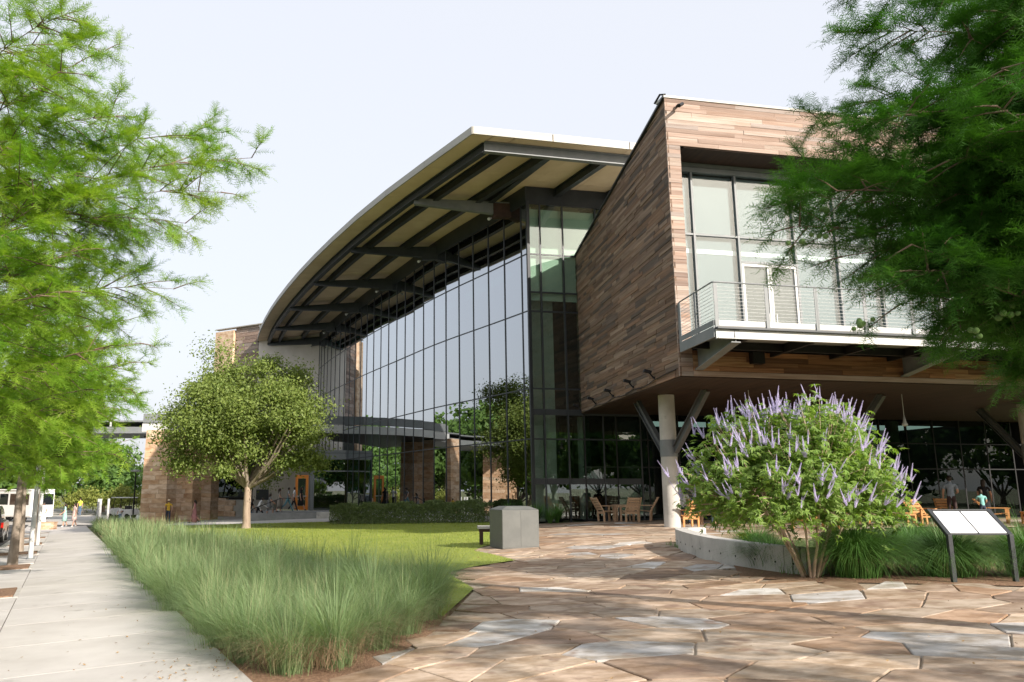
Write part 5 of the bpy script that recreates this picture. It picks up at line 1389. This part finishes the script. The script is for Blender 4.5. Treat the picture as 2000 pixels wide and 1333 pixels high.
for k in range(4):
    for j in range(5):
        o = .12 if k % 2 else 0; x0 = -.66+j*.26+o; x1 = min(x0+.25, .64)
        if x1-x0 > .05: mb = MB(); mb.box(max(x0,-.62), x1, -.37-.005*random.random(), .37, .012+k*.105, .105+k*.105); mb.build('brick', m_pierstone, core, bm_)
mb = MB(); mb.box(-.66, .66, -.4, .4, .435, .5); mb.build('seat', m_teakgrey, t, bm_)

# vehicles -------------------------------------------------------------
m_carblack = M('black_car_paint', (.012,.013,.015), (.016,.017,.02), rough=.18, spec=.6)
m_carsilver = M('dark_grey_car_paint', (.05,.055,.06), (.06,.065,.07), rough=.25, spec=.6)
m_tail = M('red_tail_lamp', (.5,.015,.01), (.6,.02,.012), rough=.2)
m_tyre = M('tyre', (.015,.015,.015), (.025,.025,.025), rough=.9)
m_carglass = M('car_glass', (.012,.015,.018), None, rough=.05, spec=.8)
m_plate = M('number_plate', (.7,.7,.68), None, rough=.5)
def car(label, paint, m4):
    t = empty('parked_car', (0,0,0), label, 'car', 'cars parked along the street'); W[t] = m4; t.matrix_basis = m4
    def B(name, prof, x0, x1, m, taper=0., parent=t, bevel=.04):
        n = len(prof); mb = MB(); xm = lambda s, z: (x0 if s < 0 else x1)*(1-taper*max(0, z-.95))
        mb._add([(xm(-1,z), y, z) for y, z in prof]+[(xm(1,z), y, z) for y, z in prof], [tuple(range(n)), tuple(range(2*n-1, n-1, -1))]+[(i, n+i, n+(i+1) % n, (i+1) % n) for i in range(n)])
        return mb.build(name, m, parent, m4, bevel=bevel)
    body = B('body', [(-2.35,.35),(-2.4,.7),(-2.36,1.0),(-2.2,1.08),(.9,1.06),(1.9,.98),(2.3,.85),(2.4,.6),(2.35,.32)], -.95, .95, paint)
    cab = B('cabin', [(-2.2,1.07),(-2.02,1.66),(-1.7,1.76),(-.2,1.76),(.35,1.62),(1.05,1.07)], -.88, .88, paint, .22)
    for s in (-1, 1):
        mb = MB()
        for y0, y1, yt0, yt1 in ((-1.9,-1.15,-1.8,-1.15),(-1.1,-.2,-1.1,-.2),(-.15,.72,-.15,.2)):
            f = lambda z: s*(.888*(1-.22*(z-.95))+.004)
            mb._add([(f(1.14),y0,1.14),(f(1.14),y1,1.14),(f(1.6),yt1,1.6),(f(1.6),yt0,1.6)], [(0,1,2,3) if s > 0 else (3,2,1,0)])
        mb.build('side_window', m_carglass, cab, m4)
        for y in (-1.45, 1.45):
            mb = MB(); mb.tube([(s*.72,y,.36),(s*.965,y,.36)], .36, 18); wh = mb.build('wheel', m_tyre, t, m4)
            mb = MB(); mb.tube([(s*.96,y,.36),(s*.975,y,.36)], .22, 10); mb.build('rim', m_steelpale, wh, m4)
        mb = MB(); mb.box(s*.93-.07, s*.93+.035, -2.425, -2.25, .78, 1.02); mb.build('tail_lamp', m_tail, t, m4)
        mb = MB(); mb.box(s*.75-.14, s*.75+.14, 2.28, 2.42, .68, .82); mb.build('headlight', m_white, t, m4)
        mb = MB(); mb.box(s*1.02-.09, s*1.02+.09, .62, .74, 1.05, 1.2); mb.build('mirror', paint, t, m4)
    mb = MB(); mb._add([(-.72,-2.135,1.16),(.72,-2.135,1.16),(.66,-2.0,1.62),(-.66,-2.0,1.62)], [(0,1,2,3)]); mb.xform(Matrix.Translation((0,-.045,0))); mb.build('rear_window', m_carglass, cab, m4)
    mb = MB(); mb.box(-.26,.26,-2.43,-2.39,.72,.84); mb.build('number_plate', m_plate, t, m4)
    mb = MB(); mb.box(-.93,.93,-2.47,-2.3,.36,.6); mb.build('bumper', m_black, t, m4)
    return t
sa_ = math.atan2(.416,.909)
for al, ac, lab, pt in ((23.6,4.95,'black parked car with a red tail lamp at the left picture edge',m_carblack),(30.3,4.95,'dark grey car parked beyond the black one',m_carsilver),(37.,4.95,'black car parked third along the street',m_carblack)):
    cx, cy = sw(al, ac); car(lab, pt, TR(cx, cy, tz(cx)-.05, sa_))
# white shuttle at the end of the street
m4 = TR(-35.5, 69.0, tz(-31)-.03, R(62)); sh_ = empty('shuttle_bus', (0,0,0), 'white shuttle bus with dark windows and its door open', 'bus'); W[sh_] = m4; sh_.matrix_basis = m4
mb = MB(); mb.box(-1.05, 1.05, -3.4, 3.4, .4, 2.55); mb.build('body', m_white, sh_, m4, bevel=.12)
mb = MB(); mb.box(-1.1, 1.1, -3.3, 3.3, 2.552, 2.68); mb.build('roof', m_white, sh_, m4, bevel=.05)
for s in (-1, 1):
    for k in range(4):
        mb = MB(); y = -3.0+k*1.35; mb.box(s*1.055-.006, s*1.055+.006, y, y+1.1, 1.4, 2.3); mb.build('window', m_carglass, sh_, m4)
    for y in (-2.2, 2.2):
        mb = MB(); mb.tube([(s*.8,y,.42),(s*1.07,y,.42)], .42, 16); mb.build('wheel', m_tyre, sh_, m4)
mb = MB(); mb.box(-.9,.9,-3.42,-3.405,1.4,2.3); mb.build('rear_window', m_carglass, sh_, m4)
mb = MB(); mb.box(1.06,1.75,2.5,2.55,.5,2.35); mb.build('open_door', m_steelpale, sh_, m4)
# golf cart by the pier
m4 = TR(-28.6, 74.5, tz(-28), R(80)); gc = empty('golf_cart', (0,0,0), 'white golf cart with a white roof parked beyond the stone pier', 'golf cart'); W[gc] = m4; gc.matrix_basis = m4
mb = MB(); mb._add([(sx_*.6,y,z) for sx_ in (-1,1) for y, z in ((-1.2,.35),(-1.2,.85),(-.5,.85),(-.4,.45),(.5,.42),(.65,.95),(1.2,.8),(1.25,.35))], [tuple(range(8)), tuple(range(15,7,-1))]+[(i,8+i,8+(i+1)%8,(i+1)%8) for i in range(8)]); mb.build('body', m_white, gc, m4)
mb = MB(); mb.box(-.62,.62,-1.1,.85,1.85,1.92); mb.build('roof', m_white, gc, m4, bevel=.02)
for s in (-1,1):
    for y in (-.8,.85):
        mb = MB(); mb.tube([(s*.45,y,.23),(s*.62,y,.23)], .23, 12); mb.build('wheel', m_tyre, gc, m4)
    mb = MB(); mb.bar((s*.58,.65,.9),(s*.56,.5,1.85),.04,.04); mb.bar((s*.58,-1.0,.85),(s*.56,-1.0,1.85),.04,.04); mb.build('roof_post', m_black, gc, m4)
mb = MB(); mb.box(-.55,.55,-.55,-.02,.6,.72); mb.box(-.55,.55,-.62,-.5,.72,1.15); mb.build('seat', m_black, gc, m4)

# ------------------------------------------------------------------ people
cloth = {}
def C_(name, c):
    if name not in cloth: cloth[name] = M(name, c, tuple(k*.8 for k in c), scale=12, rough=.85)
    return cloth[name]
m_skin = M('skin', (.52,.31,.22), (.46,.27,.19), scale=8, rough=.55)
m_hairb = M('dark_hair', (.025,.017,.012), (.05,.035,.025), scale=30, rough=.6)
m_eye = M('eye', (.03,.02,.02), None, rough=.3)
m_shoe = C_('white_shoe', (.7,.7,.68)); m_shoed = C_('dark_shoe', (.03,.03,.03))
def person(label, x, y, z, face, h=1.7, lean=0, legs=((0,0),(0,0)), arms=((5,10),(5,10)), shirt=None, pants=None, shoe=None, hair=m_hairb, long=False, dress=None, skirt_len=.5, cap=None, bald=False, glasses=False, bare_arms=True, bare_legs=False, female=False, sit=False, pattern=None):
    k = h/1.75; J = {}; Ln = R(lean)
    def up(p): # lean the upper body about the pelvis
        yy, zz = p[1], p[2]-.95; return Vector((p[0], yy*math.cos(Ln)+zz*math.sin(Ln), .95+zz*math.cos(Ln)-yy*math.sin(Ln)))
    V, E, RD, LB = [], [], [], []
    def v(p, r): V.append(Vector(p)); RD.append(r); return len(V)-1
    def e(a, b, l): E.append((a, b)); LB.append(l)
    sw_ = .17 if female else .19
    pel = v((0,0,.95), (.135,.105)); spi = v(up((0,0,1.12)), (.115 if female else .13,.095)); che = v(up((0,.0,1.34)), (.135 if female else .155,.11)); nb = v(up((0,-.005,1.47)), (.06,.06)); nk = v(up((0,.01,1.53)), (.05,.052)); hd_ = v(up((0,.025,1.615)), (.078,.09)); ht = v(up((0,.015,1.70)), (.068,.08))
    e(pel,spi,'shirt'); e(spi,che,'shirt'); e(che,nb,'shirt'); e(nb,nk,'skin'); e(nk,hd_,'skin'); e(hd_,ht,'skin')
    ns = v(up((0,.115,1.61)), (.014,.016)); e(hd_,ns,'skin')
    hands = []
    for s, (al, be) in zip((-1,1), arms):
        a, b = R(al), R(al+be); sh = v(up((s*sw_,0,1.42)), (.062,.058)); S = V[sh]
        el_ = S+Vector((s*.05, .28*math.sin(a), -.28*math.cos(a))); wr = el_+Vector((-s*.01, .25*math.sin(b), -.25*math.cos(b))); hn_ = wr+Vector((0,.085*math.sin(b),-.085*math.cos(b)))
        i1, i2, i3 = v(el_, (.045,.043)), v(wr, (.029,.027)), v(hn_, (.036,.02))
        e(che,sh,'shirt'); e(sh,i1,'sleeve'); e(i1,i2,'skin' if bare_arms else 'shirt'); e(i2,i3,'skin'); hands.append((wr, hn_, s))
    low = 9
    for s, (th, kn) in zip((-1,1), legs):
        a, b = R(th), R(th-kn); hp = v((s*.092,0,.90), (.088,.092)); P_ = V[hp]
        kp = P_+Vector((0,.42*math.sin(a),-.42*math.cos(a))); ap = kp+Vector((0,.41*math.sin(b),-.41*math.cos(b))); tp = ap+Vector((s*.015,.15,-.045))
        i1, i2, i3 = v(kp, (.06,.062)), v(ap, (.042,.045)), v(tp, (.042,.03)); hl = v(ap+Vector((0,-.03,-.045)), (.036,.034))
        e(pel,hp,'pants'); e(hp,i1,'pants'); e(i1,i2,'skin' if bare_legs else 'pants'); e(i2,i3,'shoe'); e(i2,hl,'shoe'); low = min(low, ap.z)
    dz = -low+.085
    me = bpy.data.meshes.new('sk'); me.from_pydata([tuple((p+Vector((0,0,dz)))*k) for p in V], E, []); o = bpy.data.objects.new('sk', me); COL.objects.link(o)
    md = o.modifiers.new('s', 'SKIN'); md.use_smooth_shade = True; md.branch_smoothing = .6
    for i, r in enumerate(RD):
        d_ = me.skin_vertices[0].data[i]; d_.radius = (r[0]*k, r[1]*k); d_.use_root = i == 0
    sb = o.modifiers.new('u', 'SUBSURF'); sb.levels = 1; sb.render_levels = 1
    bpy.context.view_layer.update()
    dg = bpy.context.evaluated_depsgraph_get(); ev = o.evaluated_get(dg); src = ev.to_mesh()
    pv = [tuple(q.co) for q in src.vertices]; pf = [tuple(q.vertices) for q in src.polygons]; ev.to_mesh_clear()
    bpy.data.objects.remove(o); bpy.data.meshes.remove(me)
    mats = [m_skin, shirt, pants or shirt, shoe or m_shoed, m_eye]
    idx = {'skin':0,'shirt':1,'pants':2,'shoe':3,'sleeve':1}
    Vk = [(p+Vector((0,0,dz)))*k for p in V]
    segs = [(Vk[a], Vk[b], l) for (a, b), l in zip(E, LB)]
    mi = []
    for f in pf:
        c = Vector((0,0,0))
        for i in f: c += Vector(pv[i])
        c /= len(f); best, bl_ = 9, 'shirt'
        for a, b, l in segs:
            ab = b-a; t = max(0, min(1, (c-a).dot(ab)/ab.length_squared)); d_ = (c-(a+ab*t)).length-(.04 if l in ('shirt','pants') else 0)
            if d_ < best:
                best = d_; bl_ = l
                if l == 'sleeve' and bare_arms and t > .55: bl_ = 'skin'
        mi.append(idx[bl_])
    mb = MB(); mb.v, mb.f, mb.mi, mb.sm = list(pv), [list(f) for f in pf], mi, [True]*len(pf)
    off = Vector((0,0,dz))
    mb.cur = 0
    for wr, hn_, s in hands:          # four fingers and a thumb, slightly curled
        ax = (hn_-wr).normalized(); inn_ = Vector((-s,0,0))
        for j, (o_, L) in enumerate(((-.024,.055),(-.008,.068),(.008,.064),(.022,.05))):
            b0 = (hn_+Vector((0,o_,0))+off)*k; b1 = b0+(ax*L*.55)*k; b2 = b1+(ax*.6+inn_*.6).normalized()*L*.5*k; mb.tube([b0-ax*.012*k, b1, b2], [.0085*k,.0078*k,.006*k], 5)
        b0 = (wr.lerp(hn_,.35)+Vector((0,.026,0))+off)*k; b1 = b0+(ax*.03+Vector((0,.028,0)))*k; mb.tube([b0, b1, b1+(ax*.03+inn_*.012)*k], [.011*k,.009*k,.007*k], 5)
    hc = (up((0,.025,1.635))+off)*k
    mb.cur = 4
    for s in (-1, 1):
        c = hc+Vector((s*.03,.083,.005))*k; mb.lathe([(.001,-.008),(.012,0),(.001,.008)], 6, tuple(c))
    m4 = TR(x, y, z, face)
    mb.xform(m4); b = mb.build('person', mats)
    tag(b, label, 'person')
    if not bald:
        hm = MB(); a = hc+Vector((0,-.012,.02))*k
        hm.lathe([(.06,-.09),(.088,-.05),(.092,0),(.085,.05),(.055,.088),(.002,.1)], 12, tuple(a), k*.95, k*1.06)
        hm.v = [(p[0], min(p[1], hc.y+.055*k), p[2]) for p in hm.v]
        if long: hm.tube([a+Vector((0,-.05,.03))*k, a+Vector((0,-.085,-.1))*k, a+Vector((0,-.1,-.28))*k], [.075*k,.085*k,.04*k], 8)
        hm.xform(m4).build('hair', hair, b)
    if cap:
        hm = MB(); a = hc+Vector((0,-.0,.04))*k; hm.lathe([(.1,-.02),(.102,.01),(.09,.05),(.05,.08),(.002,.088)], 12, tuple(a), k, k*1.08); hm.lathe([(.1,-.022),(.13,-.018),(.1,-.01)], 12, tuple(a+Vector((0,.05,0))*k), k, k*1.3); hm.xform(m4).build('hat', cap, b)
    if glasses:
        hm = MB(); a = hc+Vector((0,.094,.004))*k; hm.box(a.x-.07*k, a.x+.07*k, a.y-.012, a.y+.006, a.z-.018, a.z+.018); hm.xform(m4).build('sunglasses', m_black, b)
    if dress:
        hm = MB(); wz = (1.12+dz)*k; hm.lathe([(.20+.05*skirt_len,-(.17+skirt_len)*k),(.19,-(.17+skirt_len*.55)*k),(.165,-.17*k),(.132,0),(.14,.1*k)], 14, (0, math.sin(Ln)*.1, wz), k, k*.85); hm.xform(m4).build('dress', dress, b)
    return b
walk = ((24,8),(-20,22)); walk2 = ((-18,25),(22,6)); climb = ((55,62),(-6,12))
blk, wht, grey = C_('black_cloth',(.018,.018,.02)), C_('white_cloth',(.72,.72,.72)), C_('grey_cloth',(.22,.23,.23))
E90 = R(-90)
person('person in a white shirt and dark trousers bent forward climbing the steps', -12.35, 56.6, -.58, E90, 1.72, 28, climb, ((35,20),(-10,25)), wht, blk, m_shoe, bare_arms=False)
person('person in jeans and a dark top at the foot of the steps behind the tree', -12.95, 56.9, -.66, E90, 1.68, 14, walk, ((20,20),(-15,20)), blk, C_('denim',(.10,.17,.27)), m_shoe)
person('woman in a grey dress holding the rail on the steps', -11.75, 57.4, -.28, E90, 1.62, 10, climb, ((25,30),(30,20)), grey, None, long=True, dress=grey, skirt_len=.35, bare_legs=True, female=True)
person('long haired woman in a patterned grey dress at the top of the steps', -11.0, 57.3, .0, E90, 1.66, 2, ((8,4),(-8,10)), ((10,30),(15,40)), C_('muted_print',(.25,.22,.19)), None, long=True, dress=C_('muted_print',(.25,.22,.19)), skirt_len=.6, bare_legs=True, female=True)
person('person in teal trousers and a grey shirt striding to the door', -10.45, 57.6, .08, E90, 1.72, 4, ((26,5),(-26,24)), ((-15,25),(22,20)), grey, C_('teal_cloth',(.12,.28,.33)), m_shoe)
person('person in a white shirt and black trousers near the orange door', -10.2, 58.6, .08, E90, 1.72, 3, walk2, ((15,15),(-12,20)), wht, blk, m_shoe)
person('woman in a black dress next to the orange door', -9.75, 58.9, .08, E90, 1.74, 2, walk, ((10,15),(-8,20)), blk, None, long=True, dress=blk, skirt_len=.5, bare_legs=True, female=True)
pnk = C_('pink_print',(.42,.20,.20))
person('woman in a long pink patterned dress walking below the steps', -16.6, 56.2, tz(-16.6), R(100), 1.6, 0, walk, ((12,20),(-10,15)), pnk, None, long=True, dress=pnk, skirt_len=.85, bare_legs=True, female=True)
person('person in a yellow shirt and pale hat before the stone pier', -18.55, 56.6, tz(-18.5), R(200), 1.72, 0, walk, ((8,15),(-8,15)), C_('yellow_cloth',(.72,.45,.05)), C_('navy_cloth',(.04,.05,.08)), hair=m_hairb, cap=C_('straw_hat',(.68,.55,.38)))
lp = C_('pale_pink_cloth',(.74,.56,.50)); tq = C_('turquoise_cloth',(.42,.66,.60))
person('woman in a pale pink dress at the end of the sidewalk', -25.05, 56.6, tz(-25)+.01, R(150), 1.64, 0, ((14,4),(-14,14)), ((5,10),(-5,15)), lp, None, m_shoe, dress=lp, skirt_len=.45, bare_legs=True, female=True, long=True)
person('woman in a turquoise dress left of the woman in pink', -25.9, 57.0, tz(-26)+.01, R(120), 1.6, 0, ((8,4),(-10,12)), ((15,40),(10,40)), tq, None, m_shoe, dress=tq, skirt_len=.5, bare_legs=True, female=True, long=True)
person('person in a white dress behind the brick bench', -27.2, 56.6, tz(-27)+.01, R(190), 1.7, 4, ((6,4),(-6,8)), ((20,40),(10,30)), wht, None, m_shoe, dress=wht, skirt_len=.7, bare_legs=True, female=True)
person('child in a white top and blue shorts beyond the grass', -23.2, 60.0, tz(-23), R(170), 1.35, 0, ((15,5),(-15,15)), ((30,60),(10,20)), wht, C_('blue_cloth',(.10,.18,.42)), m_shoe, bare_legs=True)
person('worker in a hi-vis yellow top far beyond the drive', -35.8, 82.0, tz(-36), R(180), 1.75, 0, ((4,2),(-4,4)), ((5,10),(5,10)), C_('hivis_cloth',(.75,.78,.10)), C_('denim',(.10,.17,.27)))
person('man in a grey blue shirt and dark trousers standing on the terrace', 20.6, 32.4, .29, R(-25), 1.83, 0, ((5,2),(-4,4)), ((8,35),(12,70)), C_('blue_grey_cloth',(.26,.31,.38)), C_('brown_cloth',(.05,.03,.03)), bare_arms=True)
person('woman in a black sleeveless dress bending over the table', 22.05, 32.6, .29, R(-40), 1.72, 14, ((5,2),(-4,4)), ((22,8),(18,10)), blk, None, dress=blk, skirt_len=.6, bare_legs=True, female=True, long=True)
person('child in a turquoise shirt seen from behind on the terrace', 21.0, 31.2, .29, R(-15), 1.28, 4, ((5,2),(-4,4)), ((20,60),(15,50)), C_('aqua_cloth',(.25,.55,.52)), C_('navy_cloth',(.04,.05,.08)))
seat = ((82,80),(80,84))
person('bald man in sunglasses seated behind the column', 9.6, 31.45, .29+.0, R(175), 1.78, -12, seat, ((25,50),(25,55)), C_('pale_shirt',(.5,.5,.5)), C_('navy_cloth',(.04,.05,.08)), bald=True, glasses=True)
person('person in a white cap seated beside the bald man', 10.5, 31.15, .29+.0, R(185), 1.7, -10, seat, ((25,50),(25,55)), C_('charcoal_cloth',(.06,.06,.07)), C_('navy_cloth',(.04,.05,.08)), cap=wht)
